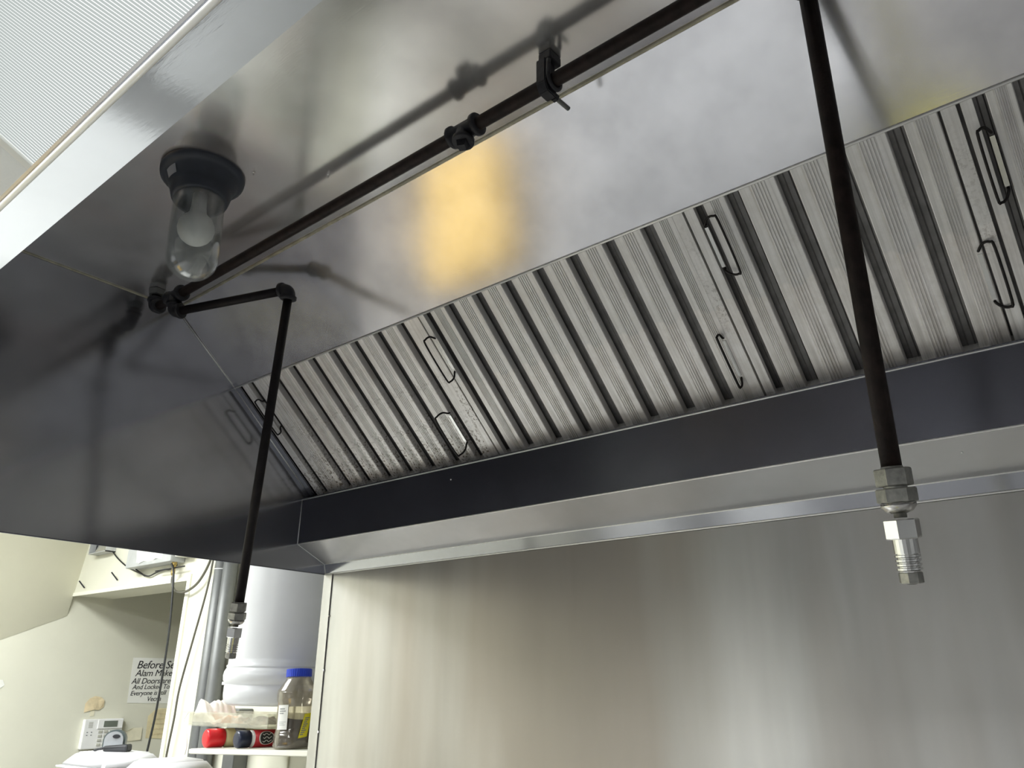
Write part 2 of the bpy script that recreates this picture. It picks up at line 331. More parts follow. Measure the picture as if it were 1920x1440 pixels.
# ------------------------------------------------------------------ fluorescent ceiling fixtures
def fixture(label, x0, x1, ya, yb, fan=False, pitch_=0.0080):
    t = thing('ceiling_light', label, 'ceiling light', ((x0 + x1) / 2, (ya + yb) / 2, HC))
    cx, cy = (x0 + x1) / 2, (ya + yb) / 2
    def sh(x):                                              # lens of the near fixture has warped: its ribs fan out
        if not fan: return 0.0
        return -0.10 - 0.56 * max(0.0, min(1.0, (0.62 - x) / 0.45))
    bm = bmesh.new(); n = int((x1 - x0) / pitch_); ym = 0.30 if fan else cy
    for i in range(n):
        for k, (u0, u1, z0, z1) in enumerate(((0, 0.62, 0.0, 0.0), (0.62, 1.0, -0.003, 0.0))):
            xa = x0 + (i + u0) * pitch_; xb = x0 + (i + u1) * pitch_
            vs = [bm.verts.new((xx + sh(xx) * (yy - ym) - cx, yy - cy, zz - 0.047)) for xx, yy, zz in ((xa, ya, z0), (xb, ya, z1), (xb, yb, z1), (xa, yb, z0))]
            f = bm.faces.new(vs); f.material_index = 0 if k == 0 else 1
    o = obj('lens', bm, None, t, mats=[MT['near_lens'], MT['near_lens_dim']] if fan else [MT['lens'], MT['lens_dim']])
    bm = bmesh.new()
    def P(x, y, z): return (x + sh(x) * (y - ym) - cx, y - cy, z)
    for (xa, ya_, xb, yb_) in ((x0 - .02, ya - .02, x1 + .02, ya), (x0 - .02, yb, x1 + .02, yb + .02), (x1, ya, x1 + .02, yb), (x0 - .02, ya, x0, yb)):
        poly_prism(bm, [P(xa, ya_, -0.055), P(xb, ya_, -0.055), P(xb, yb_, -0.055), P(xa, yb_, -0.055)], (0, 0, 0.055))
    obj('frame', bm, MT['fixture'], t)
    bm = bmesh.new(); poly_prism(bm, [P(x0 - .01, ya - .01, -0.012), P(x1 + .01, ya - .01, -0.012), P(x1 + .01, yb + .01, -0.012), P(x0 - .01, yb + .01, -0.012)], (0, 0, 0.012))
    obj('housing', bm, MT['fixture'], t)
    return t
fixture('bright ribbed fluorescent ceiling light beyond the front edge of the hood', 0.185, 1.40, 0.02, 0.62, True)
FX = [(-2.2, -1.0, 0.30, 0.90), (0.2, 1.4, -2.9, -2.3), (3.3, 4.5, -1.6, -1.0), (-2.2, -1.0, -1.6, -1.0), (0.2, 1.4, -1.5, -0.9)]  # unseen lights: left and middle inferred from the backsplash, the rest added for brightness
for i, f_ in enumerate(FX):
    fixture(['fluorescent ceiling light over the left of the kitchen', 'fluorescent ceiling light over the middle of the kitchen', 'unseen fluorescent ceiling light added over the right of the kitchen', 'unseen fluorescent ceiling light added over the far left of the kitchen', 'unseen fluorescent ceiling light added over the prep table'][i], *f_, pitch_=0.04)

# ------------------------------------------------------------------ exhaust hood
X1 = 3.05
A_ = dict(fb=(0.109, 1.970), lp=(0.1375, 1.970), cf=(0.405, 2.567), ct=(0.797, 2.567), ft=(0.982, 2.411), fl=(1.258, 2.166), tt=(1.227, 2.156), tb=(1.227, 2.038), lt=(1.320, 1.996), bb=(1.327, 1.969))
hood = thing('exhaust_hood', 'big stainless steel kitchen exhaust hood filling the top of the picture', 'hood', (0, 0, 0))
def sheet(name, pa, pb, mat, x0=0.0, x1=X1, th=0.0015, out=1, res=1):
    a = V((0, *A_[pa])) if isinstance(pa, str) else V((0, *pa)); b = V((0, *A_[pb])) if isinstance(pb, str) else V((0, *pb))
    d = (b - a).normalized(); n = V((0, -d.z, d.y)) * out * th
    bm = bmesh.new(); poly_prism(bm, [V((x0, 0, 0)) + a, V((x1, 0, 0)) + a, V((x1, 0, 0)) + b, V((x0, 0, 0)) + b], n)
    return obj(name, bm, mat, hood)
def bead(name, p, r, mat, x0=0.0, x1=X1):
    p = A_[p] if isinstance(p, str) else p
    return obj(name, S([(x0, *p), (x1, *p)], r, 10), mat, hood, True)
sheet('front_panel', (0.109, 1.975), 'cf', MT['end'])
sheet('front_lip', 'fb', 'lp', MT['lip'], th=0.0025)
sheet('ceiling_panel', 'cf', 'ct', MT['ceil'])
sheet('slant_panel', 'ct', 'ft', MT['slant'])
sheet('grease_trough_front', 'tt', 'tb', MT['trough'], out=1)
sheet('grease_trough_bottom', 'tb', 'lt', MT['hood'])
sheet('wall_flange', 'lt', 'bb', MT['end'])
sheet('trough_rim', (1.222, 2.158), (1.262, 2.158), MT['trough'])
bead('front_hem', (0.109, 1.971), 0.0018, MT['hem'])
bead('slant_panel_hem', (0.983, 2.409), 0.0026, MT['hem'])
bead('trough_fold', 'tb', 0.0016, MT['hem'])
bead('flange_fold', 'lt', 0.0014, MT['hem'])
bead('flange_hem', (1.326, 1.970), 0.0018, MT['hem'])
bead('trough_rim_fold', (1.2262, 2.157), 0.0014, MT['hem'])
bead('caulk_seam', (0.795, 2.5655), 0.0028, MT['caulk'])
for nm, xx in (('end_panel', 0.0), ('end_panel', X1)):
    s = -0.0015 if xx == 0 else 0.0015
    obj(nm, PP([(xx, 0.105, 1.9695), (xx, 1.332, 1.9695), (xx, 1.332, 2.60), (xx, 0.41, 2.60)], (s, 0, 0)), MT['end'], hood)
# outer skin: sloped front and top
sheet('outer_front', (0.1075, 1.974), (0.403, 2.60), MT['hood'], out=1)
obj('outer_top', B((0, 0.403, 2.598), (X1, 1.332, 2.60)), MT['hood'], hood)
def seam(name, pts, r, mat):
    return obj(name, S(pts, r, 8), mat, hood, True)
seam('end_seam', [(0.001, 0.405, 2.566), (0.001, 0.797, 2.566)], 0.0022, MT['caulk'])
seam('end_seam', [(0.001, 0.797, 2.564), (0.001, 0.982, 2.410)], 0.0013, MT['hem'])
seam('end_seam', [(0.001, 0.982, 2.410), (0.001, 1.227, 2.192)], 0.0013, MT['hem'])
seam('end_seam', [(0.001, 1.227, 2.156), (0.001, 1.227, 2.038), (0.001, 1.320, 1.996), (0.001, 1.326, 1.97)], 0.0010, MT['hem'])
seam('bottom_hem', [(-0.0008, 0.11, 1.9695), (-0.0008, 1.327, 1.9695)], 0.0014, MT['trough'])
# filler rail between end panel and first filter
fn = V((0, 0.66288, 0.74872)); fs_ = V((0, 0.74872, -0.66288)); FO = V((0, 0.982, 2.411))
def FP(x, s, d=0.0): return V((x, 0, 0)) + FO + fs_ * s + fn * d      # d > 0 goes up into the hood
obj('filler_rail', PP([FP(0.002, -0.01, -0.001), FP(0.020, -0.01, -0.001), FP(0.020, 0.36, -0.001), FP(0.002, 0.36, -0.001)], fn * 0.004), MT['end'], hood)
obj('filler_strip', PP([FP(0.0215, -0.01, 0.006), FP(0.0265, -0.01, 0.006), FP(0.0265, 0.36, 0.006), FP(0.0215, 0.36, 0.006)], fn * 0.02), MT['trim'], hood)
for x, y, z in ((0.56, 1.2265, 2.128), (1.57, 1.262, 2.0215), (1.83, 1.27, 2.018)):
    obj('rivet', S(*axis_profile((x, y, z), (x, y - 1, z - 0.3), [(-0.001, 0.0016), (0.0006, 0.0014), (0.0010, 0.0006)]), seg=8), MT['hem'], hood)

# ------------------------------------------------------------------ grease filters
def face_profile(wd, deep):
    """cross-section of one front baffle: side lips turned back, recessed left part, fine grooves"""
    p = [(0, 0.016), (0, 0.0052)]
    if wd > 0.03:
        p += [(0.001, 0.0048), (wd * 0.28, 0.0048), (wd * 0.34, 0.0)]
        for k in range(5):
            c = wd * (0.40 + 0.085 * k); p += [(c - 0.0013, 0), (c - 0.0005, 0.0020), (c + 0.0005, 0.0020), (c + 0.0013, 0)]
        p += [(wd - 0.001, 0.0)]
    else: p += [(0.0008, 0.0), (wd - 0.0008, 0.0)]
    p += [(wd, 0.0015), (wd, 0.016), (wd - 0.0012, 0.016), (wd - 0.0012, 0.0065), (wd * 0.5, 0.0065), (0.0012, 0.0065), (0.0012, 0.016)]
    return p
def extr(prof, s0, s1):
    bm = bmesh.new(); a = [bm.verts.new(FP(x, s0, d) - FO) for x, d in prof]; b = [bm.verts.new(FP(x, s1, d) - FO) for x, d in prof]; n = len(prof)
    for i in range(n): bm.faces.new((a[i], b[i], b[(i + 1) % n], a[(i + 1) % n]))
    bm.faces.new(a); bm.faces.new(b[::-1]); return bm
def handle(parent, ox, x, s, outx, outn, length=0.104):
    """wire bail: two hooked feet in the rail, arms and grip"""
    o = V((outx, 0, 0)) - fn * outn
    P0 = V((x, 0, 0)) + fs_ * s; P1 = V((x, 0, 0)) + fs_ * (s + length)
    f = V((0.0, 0, 0)) - fn * 0.002
    pts = [P0 + fs_ * 0.012 + fn * 0.004, P0 + fs_ * 0.010 + f, P0 + o * 0.35 + fs_ * 0.001, P0 + o * 0.80, P0 + o + fs_ * 0.010, P1 + o - fs_ * 0.010, P1 + o * 0.80, P1 + o * 0.35 - fs_ * 0.001, P1 - fs_ * 0.010 + f, P1 - fs_ * 0.012 + fn * 0.004]
    h = obj('handle', S(smooth_path(pts, 4), 0.0020, 8), MT['wire'], parent, True)
    # bright strap that the wire is threaded through
    obj('handle_strap', PP([P0 + fs_ * 0.016 + V((-.003, 0, 0)) - fn * 0.0012, P0 + fs_ * 0.016 + V((.003, 0, 0)) - fn * 0.0012, P1 - fs_ * 0.016 + V((.003, 0, 0)) - fn * 0.0012, P1 - fs_ * 0.016 + V((-.003, 0, 0)) - fn * 0.0012], fn * 0.003), MT['trim'], h)
    return h
prof_cache = {}
def make_filter(x0, x1, gaps, label, mat, handles, gw=0.0225):
    t = thing('grease_filter', label, 'filter', tuple(V((x0, 0, 0)) + FO), group='baffle grease filters in the hood')
    S0, S1 = 0.002, 0.372
    def part(name, bm, m): return obj(name, bm, m, t)
    # rails
    for xa, xb in ((x0 + 0.001, gaps[0]), (x1 - 0.019, x1 - 0.001)):
        part('side_rail', extr([(xa - x0, 0.030), (xa - x0, -0.0012), (xb - x0, -0.0012), (xb - x0, 0.010), (xb - x0 - 0.0015, 0.010), (xb - x0 - 0.0015, 0.0005), (xa - x0 + 0.0015, 0.0005), (xa - x0 + 0.0015, 0.030)], S0, S1), m=mat)
    part('bottom_rail', PP([FP(0.001, 0.364, -0.001) - FO, FP(x1 - x0 - 0.001, 0.364, -0.001) - FO, FP(x1 - x0 - 0.001, 0.3735, -0.001) - FO, FP(0.001, 0.3735, -0.001) - FO], fn * 0.034), mat)
    part('top_rail', PP([FP(0.001, 0.0025, 0.0245) - FO, FP(x1 - x0 - 0.001, 0.0025, 0.0245) - FO, FP(x1 - x0 - 0.001, 0.020, 0.0245) - FO, FP(0.001, 0.020, 0.0245) - FO], fn * 0.010), mat)
    for i, g in enumerate(gaps):
        xa = g + (gw if i else 0.015); xb = gaps[i + 1] if i + 1 < len(gaps) else x1 - 0.019
        wd = xb - xa; key = (round(wd, 3), mat.name)
        if wd > 0.004:
            if key not in prof_cache:
                o = part('front_baffle', extr(face_profile(wd, 0), S0 + 0.001, 0.3645), mat); prof_cache[key] = o.data
            else:
                o = bpy.data.objects.new('front_baffle', prof_cache[key]); C.objects.link(o); o.parent = t
            o.location = (xa - x0, 0, 0)
        # rear baffle that closes the slot behind
        gg = gw if i else 0.015; k2 = ('rear', round(gg, 3))
        w2 = gg + 0.016
        if k2 not in prof_cache:
            pr_ = [(0, 0.016), (0.0012, 0.016), (0.0012, 0.0225), (w2 * 0.36, 0.0225), (w2 * 0.38, 0.021), (w2 * 0.42, 0.0225), (w2 * 0.6, 0.0225), (w2 * 0.62, 0.021), (w2 * 0.66, 0.0225), (w2 - 0.0012, 0.0225), (w2 - 0.0012, 0.016), (w2, 0.016), (w2, 0.024), (0, 0.024)]
            o = part('rear_baffle', extr(pr_, S0 + 0.001, 0.3645), MT['alu_rear']); prof_cache[k2] = o.data
        else:
            o = bpy.data.objects.new('rear_baffle', prof_cache[k2]); C.objects.link(o); o.parent = t
        o.location = (g - 0.008 - x0, 0, 0)
    for hx, hs, ox, on in handles: handle(t, 0, hx - x0, hs, ox, on)
    return t
G1 = [0.058, 0.151, 0.2285, 0.306, 0.384, 0.461, 0.540, 0.615]
make_filter(0.032, 0.682, G1, 'leftmost aluminium baffle grease filter next to the hood end, brown specks near its foot', MT['alu_dirty'],
            [(0.068, 0.050, 0.0, 0.022), (0.614, 0.222, -0.012, 0.034)])
make_filter(0.684, 1.292, [0.698, 0.757, 0.832, 0.908, 0.984, 1.061, 1.137, 1.213], 'wide middle aluminium baffle grease filter with faint tide marks, between leftmost and narrow ones', MT['alu'],
            [(0.694, 0.050, -0.006, 0.030), (1.266, 0.224, -0.004, 0.016)])
make_filter(1.294, 1.687, [1.311, 1.363, 1.443, 1.5215, 1.600, 1.664], 'narrow aluminium baffle grease filter behind the nearer drop pipe', MT['alu'],
            [(1.318, 0.026, 0.026, 0.012), (1.660, 0.200, 0.020, 0.008)])
make_filter(1.690, 2.297, [1.705, 1.750, 1.828, 1.905, 1.982, 2.059, 2.136, 2.213], 'aluminium baffle grease filter cut off by the right edge of the picture', MT['alu'],
            [(1.714, 0.045, -0.014, 0.014), (2.272, 0.224, 0.01, 0.02)])
make_filter(2.299, X1 - 0.03, [2.314, 2.373, 2.45, 2.527, 2.604, 2.681, 2.758, 2.835, 2.912], 'aluminium baffle grease filter at the right end of the hood', MT['alu'],
            [(2.32, 0.045, 0.0, 0.014), (2.95, 0.224, 0.0, 0.02)])
# dark plenum behind the filters
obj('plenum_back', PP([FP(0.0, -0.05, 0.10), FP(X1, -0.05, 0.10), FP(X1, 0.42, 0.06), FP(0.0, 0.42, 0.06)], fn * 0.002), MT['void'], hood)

# ------------------------------------------------------------------ stainless backsplash
sp = thing('backsplash_panel', 'smeared stainless steel backsplash sheet on the wall below the hood', 'backsplash', (0, 1.335, 0))
obj('steel_sheet', B((0.036, -0.009, 0.9), (X1, -0.001, 1.9675)), MT['splash'], sp)
obj('edge_trim', B((0.0, -0.012, 0.9), (0.0345, -0.001, 1.9675)), MT['splash'], sp)
for z in (1.86, 1.725, 1.58, 1.44):
    obj('screw', S(*axis_profile((0.0353, -0.010, z), (0.0353, -1, z), [(0, 0.003), (0.0022, 0.0024), (0.0030, 0.0010)]), seg=10), MT['chrome'], sp)

# ------------------------------------------------------------------ fire suppression pipework
PY, PZ, PR = 0.718, 2.518, 0.0107
pw = thing('suppression_pipe', 'rusty dark supply pipe running along under the hood ceiling with its drop pipes', 'pipe', (0.055, PY, 2.567))
def pobj(name, bm, mat, parent=None, smooth=True):
    me_o = obj(name, bm, mat, None, smooth); 
    me_o.data.transform(Matrix.Translation(-pw.location)); me_o.parent = parent or pw; return me_o
pobj('supply_pipe', S([(0.062, PY, PZ), (0.5, PY, PZ), (1.2, PY, PZ), (X1 - 0.005, PY, PZ)], PR), MT['pipe'])
def collar_run(bm, a, b, r, rc, wc, seg=18):
    a = V(a); b = V(b); L_ = (b - a).length
    sweep(bm, *axis_profile(a, b, [(0, rc * 0.93), (0.0015, rc), (wc, rc), (wc + 0.002, r), (L_ - wc - 0.002, r), (L_ - wc, rc), (L_ - 0.0015, rc), (L_, rc * 0.93)]), seg=seg)
def tee(name, c, run, br, parent=None, L_=0.030, Lb=0.024, k=1.0):
    c = V(c); run = V(run).normalized(); br = V(br).normalized(); bm = bmesh.new()
    collar_run(bm, c - run * L_ * k, c + run * L_ * k, 0.0145 * k, 0.0185 * k, 0.008 * k)
    sweep(bm, *axis_profile(c, c + br, [(0, 0.0145 * k), (Lb * k - 0.008 * k, 0.0145 * k), (Lb * k - 0.006 * k, 0.0180 * k), (Lb * k, 0.0180 * k), (Lb * k + 0.001, 0.0165 * k)]), seg=18)
    return pobj(name, bm, MT['fitting'], parent)
def elbow(name, c, d1, d2, parent=None, k=1.0, R=0.022):
    """90-ish degree elbow: openings at c+d1*R and c+d2*R"""
    c = V(c); d1 = V(d1).normalized(); d2 = V(d2).normalized(); bm = bmesh.new(); R *= k
    pts = []; 
    for i in range(9):
        t = i / 8; pts.append((c + d1 * R) * (1 - t) ** 2 + c * 2 * t * (1 - t) + (c + d2 * R) * t * t)
    sweep(bm, pts, 0.0148 * k, seg=18)
    for d in (d1, d2): sweep(bm, *axis_profile(c + d * (R - 0.004), c + d * 1.5, [(0, 0.0148 * k), (0.001, 0.0180 * k), (0.0075 * k, 0.0180 * k), (0.009 * k, 0.0165 * k)]), seg=18)
    return pobj(name, bm, MT['fitting'], parent)
elbow('elbow_fitting', (0.055, PY, PZ), (1, 0, 0), (0, 0, 1))
pobj('riser_pipe', S([(0.055, PY, PZ + 0.02), (0.055, PY, 2.600)], 0.0105), MT['pipe_dark'])
pobj('riser_nut', S([(0.055, PY, 2.553), (0.055, PY, 2.566)], [0.0185, 0.0205], seg=6), MT['conduit'], smooth=False)
tee('tee_fitting', (0.158, PY, PZ), (1, 0, 0), (0, 0, -1))
elbow('elbow_fitting', (0.158, PY, 2.477), (0, 0, 1), (0.296, 0.103, 0.002), R=0.020)
AE = V((0.454, 0.821, 2.479)); AB = V((0.343, 0.868, 1.841))
pobj('branch_pipe', S([(0.165, 0.7205, 2.4772), tuple(AE)], 0.0098), MT['pipe_dark'])
elbow('elbow_fitting', AE, V((0.158, PY, 2.477)) - AE, AB - AE, R=0.018)
tee('tee_fitting', (1.059, PY, PZ), (1, 0, 0), (0, -0.15, -1))
pobj('tee_plug', S([(1.059, PY - 0.003, PZ - 0.024), (1.059, PY - 0.0055, PZ - 0.036)], [0.0125, 0.0085], seg=4, rot=0.4), MT['fitting'], smooth=False)
BT = V((1.578, 0.787, 2.495)); BB = V((1.557, 0.890, 1.920)); bd = (BT - BB).normalized(); BE = BT + bd * 0.035
tee('tee_fitting', (BE.x, PY, PZ), (1, 0, 0), (0, 1, 0.2))
elbow('elbow_fitting', BE, (0, -1, 0), -bd, R=0.018)
def nozzle(top, d, name, k):
    """zinc swivel adaptor and discharge nozzle hanging on a drop pipe; k scales it"""
    top = V(top); d = V(d).normalized()
    n0 = pobj('nozzle', S(*axis_profile(top, top + d, [(-0.003 * k, 0.0112 * k), (0.010 * k, 0.0112 * k), (0.012 * k, 0.0120 * k), (0.040 * k, 0.0120 * k), (0.045 * k, 0.0065 * k), (0.052 * k, 0.0065 * k)]), seg=20), MT['zinc_dull'])
    def hexa(t0, t1, r, mat, rot):
        bm = S(*axis_profile(top, top + d, [(t0 * k, r * 0.92 * k), ((t0 + 0.0012) * k, r * k), ((t1 - 0.0012) * k, r * k), (t1 * k, r * 0.92 * k)]), seg=6, rot=rot)
        return pobj('hex_nut', bm, mat, n0, smooth=False)
    hexa(-0.001, 0.0185, 0.0190, MT['zinc_dull'], 0.15)
    hexa(0.0205, 0.036, 0.0205, MT['zinc_dull'], 0.30)
    pobj('collar', S(*axis_profile(top, top + d, [(0.0365 * k, 0.0180 * k), (0.040 * k, 0.0178 * k), (0.045 * k, 0.0140 * k), (0.0475 * k, 0.0085 * k), (0.0475 * k, 0.004 * k)]), seg=24), MT['zinc'], n0)
    hexa(0.0535, 0.0745, 0.0180, MT['chrome'], 0.05)
    pr_ = [(0.073, 0.0128), (0.0895, 0.0125)]
    t = 0.0895
    for i in range(4): pr_ += [(t, 0.0106), (t + 0.001, 0.0106), (t + 0.0016, 0.0128), (t + 0.0035, 0.0128)]; t += 0.0045
    pr_ += [(t, 0.0106), (t + 0.002, 0.0100)]
    pobj('ribbed_barrel', S(*axis_profile(top, top + d, [(a * k, b * k) for a, b in pr_]), seg=22), MT['chrome'], n0, smooth=False)
    t2 = t + 0.001
    pobj('tip', S(*axis_profile(top, top + d, [(t2 * k, 0.0095 * k), ((t2 + 0.001) * k, 0.0120 * k), ((t2 + 0.011) * k, 0.0120 * k), ((t2 + 0.012) * k, 0.0105 * k)]), seg=8), MT['zinc_dull'], n0, smooth=False)
    pobj('orifice', S(*axis_profile(top, top + d, [((t2 + 0.0118) * k, 0.0055 * k), ((t2 + 0.0128) * k, 0.005 * k)]), seg=12), MT['black'], n0)
pobj('drop_pipe', S([tuple(AE), tuple(AB)], [0.0094, 0.0094]), MT['pipe_dark'])
nozzle(AB, AB - AE, 'nozzle', 0.86)
pobj('drop_pipe', S([tuple(BE), tuple((BE + BB) / 2), tuple(BB)], PR), MT['pipe'])
nozzle(BB, BB - BT, 'nozzle', 1.0)
# hanger: clamp that grips the supply pipe and hangs from the hood ceiling
hg = thing('pipe_clamp', 'blackened cast clamp that hangs the supply pipe from the hood ceiling', 'clamp', (1.228, PY, 2.567))
bm = B((-0.011, -0.014, -0.016), (0.011, 0.014, -0.0005), bev=0.002); obj('ceiling_block', bm, MT['fitting'], hg)
bm = bmesh.new(); poly_prism(bm, [(-0.013, -0.017, -0.014), (-0.013, -0.017, -0.058), (-0.013, -0.010, -0.071), (-0.013, 0.011, -0.071), (-0.013, 0.012, -0.040), (-0.013, 0.007, -0.014)], (0.017, 0, 0))
bmesh.ops.bevel(bm, geom=bm.edges[:], offset=0.0015, segments=2, affect='EDGES'); obj('jaw', bm, MT['fitting'], hg)
obj('strap_loop', S(smooth_path([(0.008, -0.0135, -0.02), (0.008, -0.0145, -0.049), (0.008, -0.009, -0.060), (0.008, 0.0, -0.0635), (0.008, 0.009, -0.060), (0.008, 0.0145, -0.049), (0.008, 0.0135, -0.02)], 4), 0.0035, 8), MT['fitting'], hg, True)
obj('bolt', S([(-0.002, 0.000, -0.0655), (0.000, 0.046, -0.0655)], 0.0036, 10), MT['conduit'], hg, True)
obj('nut', S([(-0.002, 0.011, -0.0655), (-0.0015, 0.017, -0.0655)], 0.0068, 6), MT['fitting'], hg)

# ------------------------------------------------------------------ lamp under the hood ceiling
lamp = thing('hood_light', 'unlit jelly-jar light with dusty glass globe and blue-black base under the hood', 'lamp', (0.562, 0.545, 2.567), (0.0, math.radians(-5.0), 0.0))
def lz(prof, seg=40): return S([(0, 0, z) for z, r in prof], [r for z, r in prof], seg)
obj('base', lz([(-0.001, 0.060), (-0.001, 0.0715), (-0.005, 0.0735), (-0.011, 0.0725), (-0.015, 0.066), (-0.018, 0.061), (-0.036, 0.055), (-0.040, 0.0525), (-0.044, 0.0525), (-0.060, 0.0485), (-0.063, 0.0465), (-0.063, 0.040), (-0.050, 0.040)]), MT['lampbase'], lamp, True)
def shell(prof, th, seg=40):
    bm = bmesh.new(); sweep(bm, [(0, 0, z) for z, r in prof], [r for z, r in prof], seg, cap=False)
    inner = [(z + (th if i == len(prof) - 1 else th * (1 - r / max(p[1] for p in prof))), max(r - th, 0.0002)) for i, (z, r) in enumerate(prof)]
    sweep(bm, [(0, 0, z) for z, r in inner], [r for z, r in inner], seg, cap=False)
    bmesh.ops.remove_doubles(bm, verts=bm.verts[:], dist=0.00001)
    return bm
gp = [(-0.056, 0.0435), (-0.075, 0.0435), (-0.120, 0.0440), (-0.184, 0.0430)]
for i in range(1, 9):
    a = i / 8 * math.pi / 2; gp.append((-0.184 - 0.040 * math.sin(a), max(0.043 * math.cos(a), 0.0004)))
obj('glass_globe', shell(gp, 0.0022), MT['globe'], lamp, True)
bp = [(-0.045, 0.0125), (-0.075, 0.0130), (-0.090, 0.0150)]
for i in range(0, 9):
    a = math.radians(-50 + 140 * i / 8); bp.append((-0.122 - 0.0315 * math.sin(a), max(0.0315 * math.cos(a), 0.0004)))
obj('light_bulb', lz(bp, 30), MT['bulb'], lamp, True)
# small grey sticker on the base, curved with it
bm = bmesh.new(); ang0 = math.radians(258); vs = []
for j, (z, r) in enumerate(((-0.0195, 0.0618), (-0.0355, 0.0566))):
    vs.append([bm.verts.new((r * math.cos(ang0 + i * 0.09), r * math.sin(ang0 + i * 0.09), z)) for i in range(6)])
for i in range(5): bm.faces.new((vs[0][i], vs[0][i + 1], vs[1][i + 1], vs[1][i]))
obj('sticker', bm, MT['greylabel'], lamp)
for x, y in ((0.640, 0.600), (0.742, 0.690)):
    tag(obj('screw_tip', S(*axis_profile((x, y, 2.567), (x, y, 0), [(0, 0.0032), (0.003, 0.0030), (0.0035, 0.0016), (0.008, 0.0012)]), seg=8), MT['zinc']),
        'tiny screw tip in the hood ceiling just right of the jelly-jar light' if x < 0.7 else 'tiny screw tip in the hood ceiling beside the supply pipe', 'screw')

# ------------------------------------------------------------------ behind: tank, conduits, header gear
tk = thing('water_tank', 'large white painted cylindrical tank hanging behind the hood', 'tank', (-0.545, 1.605, 1.625))
pf = [(0.0, 0.02), (0.0, 0.150), (0.003, 0.165), (0.012, 0.174), (0.030, 0.1775), (0.058, 0.1775), (0.061, 0.1745), (0.064, 0.1775), (0.075, 0.1835), (0.088, 0.1850), (0.100, 0.1830), (0.110, 0.1775), (0.1115, 0.1755), (0.1130, 0.1775), (0.118, 0.1785), (0.121, 0.1740), (0.14, 0.1735), (0.7, 0.1735), (1.124, 0.1735)]
obj('tank_body', S([(0, 0, z) for z, r in pf], [r for z, r in pf], 64), MT['tank'], tk, True)
obj('seam_clip', B((-0.10, -0.1555, 0.060), (-0.062, -0.150, 0.069)), MT['tank'], tk)
obj('drain_stub', S([(0.06, -0.02, -0.03), (0.06, -0.02, 0.005)], 0.012), MT['black'], tk, True)
for i, x in enumerate((-1.282, -1.216)):
    c_ = thing('conduit', ['left one of the two grey conduits beside the white tank', 'right one of the two grey conduits, nearer the white tank'][i], 'pipe', (x, 1.762, 0))
    obj('tube', S([(0, 0, 0.0), (0, 0, HC)], 0.029, 24), MT['conduit'], c_, True)
    for z in ((2.13,), (2.155,))[i]: obj('strap', S([(0, 0, z), (0, 0, z + 0.003)], 0.0305, 24), MT['whiteplastic'], c_)
c_ = thing('square_duct', 'grey vertical duct below the shelf', 'duct', (-1.02, 1.765, 0))
obj('duct_body', B((-0.036, -0.025, 0), (0.036, 0.034, 1.60), bev=0.003), MT['conduit'], c_)
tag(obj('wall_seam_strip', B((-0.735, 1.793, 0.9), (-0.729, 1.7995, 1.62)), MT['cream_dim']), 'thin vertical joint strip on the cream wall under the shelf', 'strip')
FY = YN - 0.001
vt = thing('wall_vent', 'small open metal box on the header wall, mostly hidden by the hood', 'vent', (-2.50, FY, 2.36))
bm = bmesh.new()
for a, b in (((-0.10, -0.05, -0.05), (0.10, 0, -0.045)), ((-0.10, -0.05, -0.05), (-0.094, 0, 0.10)), ((0.094, -0.05, -0.05), (0.10, 0, 0.10)), ((-0.10, -0.05, 0.095), (0.10, 0, 0.10))): box(bm, a, b)
obj('vent_frame', bm, MT['lightgrey'], vt); obj('vent_dark', B((-0.094, -0.02, -0.045), (0.094, -0.002, 0.095)), MT['black'], vt)
obj('vent_flap', PP([(-0.02, -0.052, -0.045), (0.09, -0.052, -0.045), (0.09, -0.022, 0.05), (-0.04, -0.022, 0.02)], (0, 0.002, 0)), MT['trim'], vt)
sb = thing('alarm_box', 'white alarm box with a torn paper label on the header wall', 'box', (-1.83, FY, 2.196))
obj('housing', B((-0.27, -0.07, 0.0), (0.16, -0.0005, 0.26), bev=0.003), MT['lightgrey'], sb)
obj('side_cover', B((0.165, -0.055, 0.02), (0.255, -0.0005, 0.26), bev=0.004), MT['white_paint'], sb)
bm = bmesh.new(); rnd = random.Random(4); N_ = 12; top = []; bot = []
edge = [(-0.225, 0.25), (-0.215, 0.07), (-0.20, 0.045), (-0.175, 0.035), (-0.165, 0.018), (-0.15, 0.022), (-0.13, 0.012), (-0.09, 0.020), (-0.03, 0.012), (0.03, 0.022), (0.09, 0.014), (0.13, 0.03), (0.145, 0.25)]
poly_prism(bm, [(x, -0.0705 - 0.004 * math.sin(x * 40), z) for x, z in edge], (0, -0.0008, 0)); lab = obj('paper_label', bm, MT['paper'], sb)
bm = bmesh.new()
x = -0.165
while x < 0.0:
    wd = rnd.choice((0.008, 0.011, 0.013)); box(bm, (x, -0.0765, 0.115 + (x + 0.165) * 0.1), (x + wd, -0.0752, 0.128 + (x + 0.165) * 0.1)); x += wd + rnd.choice((0.004, 0.004, 0.009))
x = -0.15
while x < 0.02: box(bm, (x, -0.0765, 0.150), (x + 0.008, -0.0752, 0.160)); x += 0.018
obj('printed_lines', bm, MT['greyink'], lab)
obj('key_lock', S([(0.118, -0.069, 0.048), (0.118, -0.078, 0.048)], 0.006, 12), MT['greyink'], sb)
obj('cable_gland', S(*axis_profile((0.135, -0.035, 0.002), (0.135, -0.035, -1), [(0, 0.012), (0.014, 0.012), (0.015, 0.0095), (0.030, 0.0095), (0.031, 0.008), (0.05, 0.009), (0.062, 0.005)]), seg=12), MT['brass'], sb)
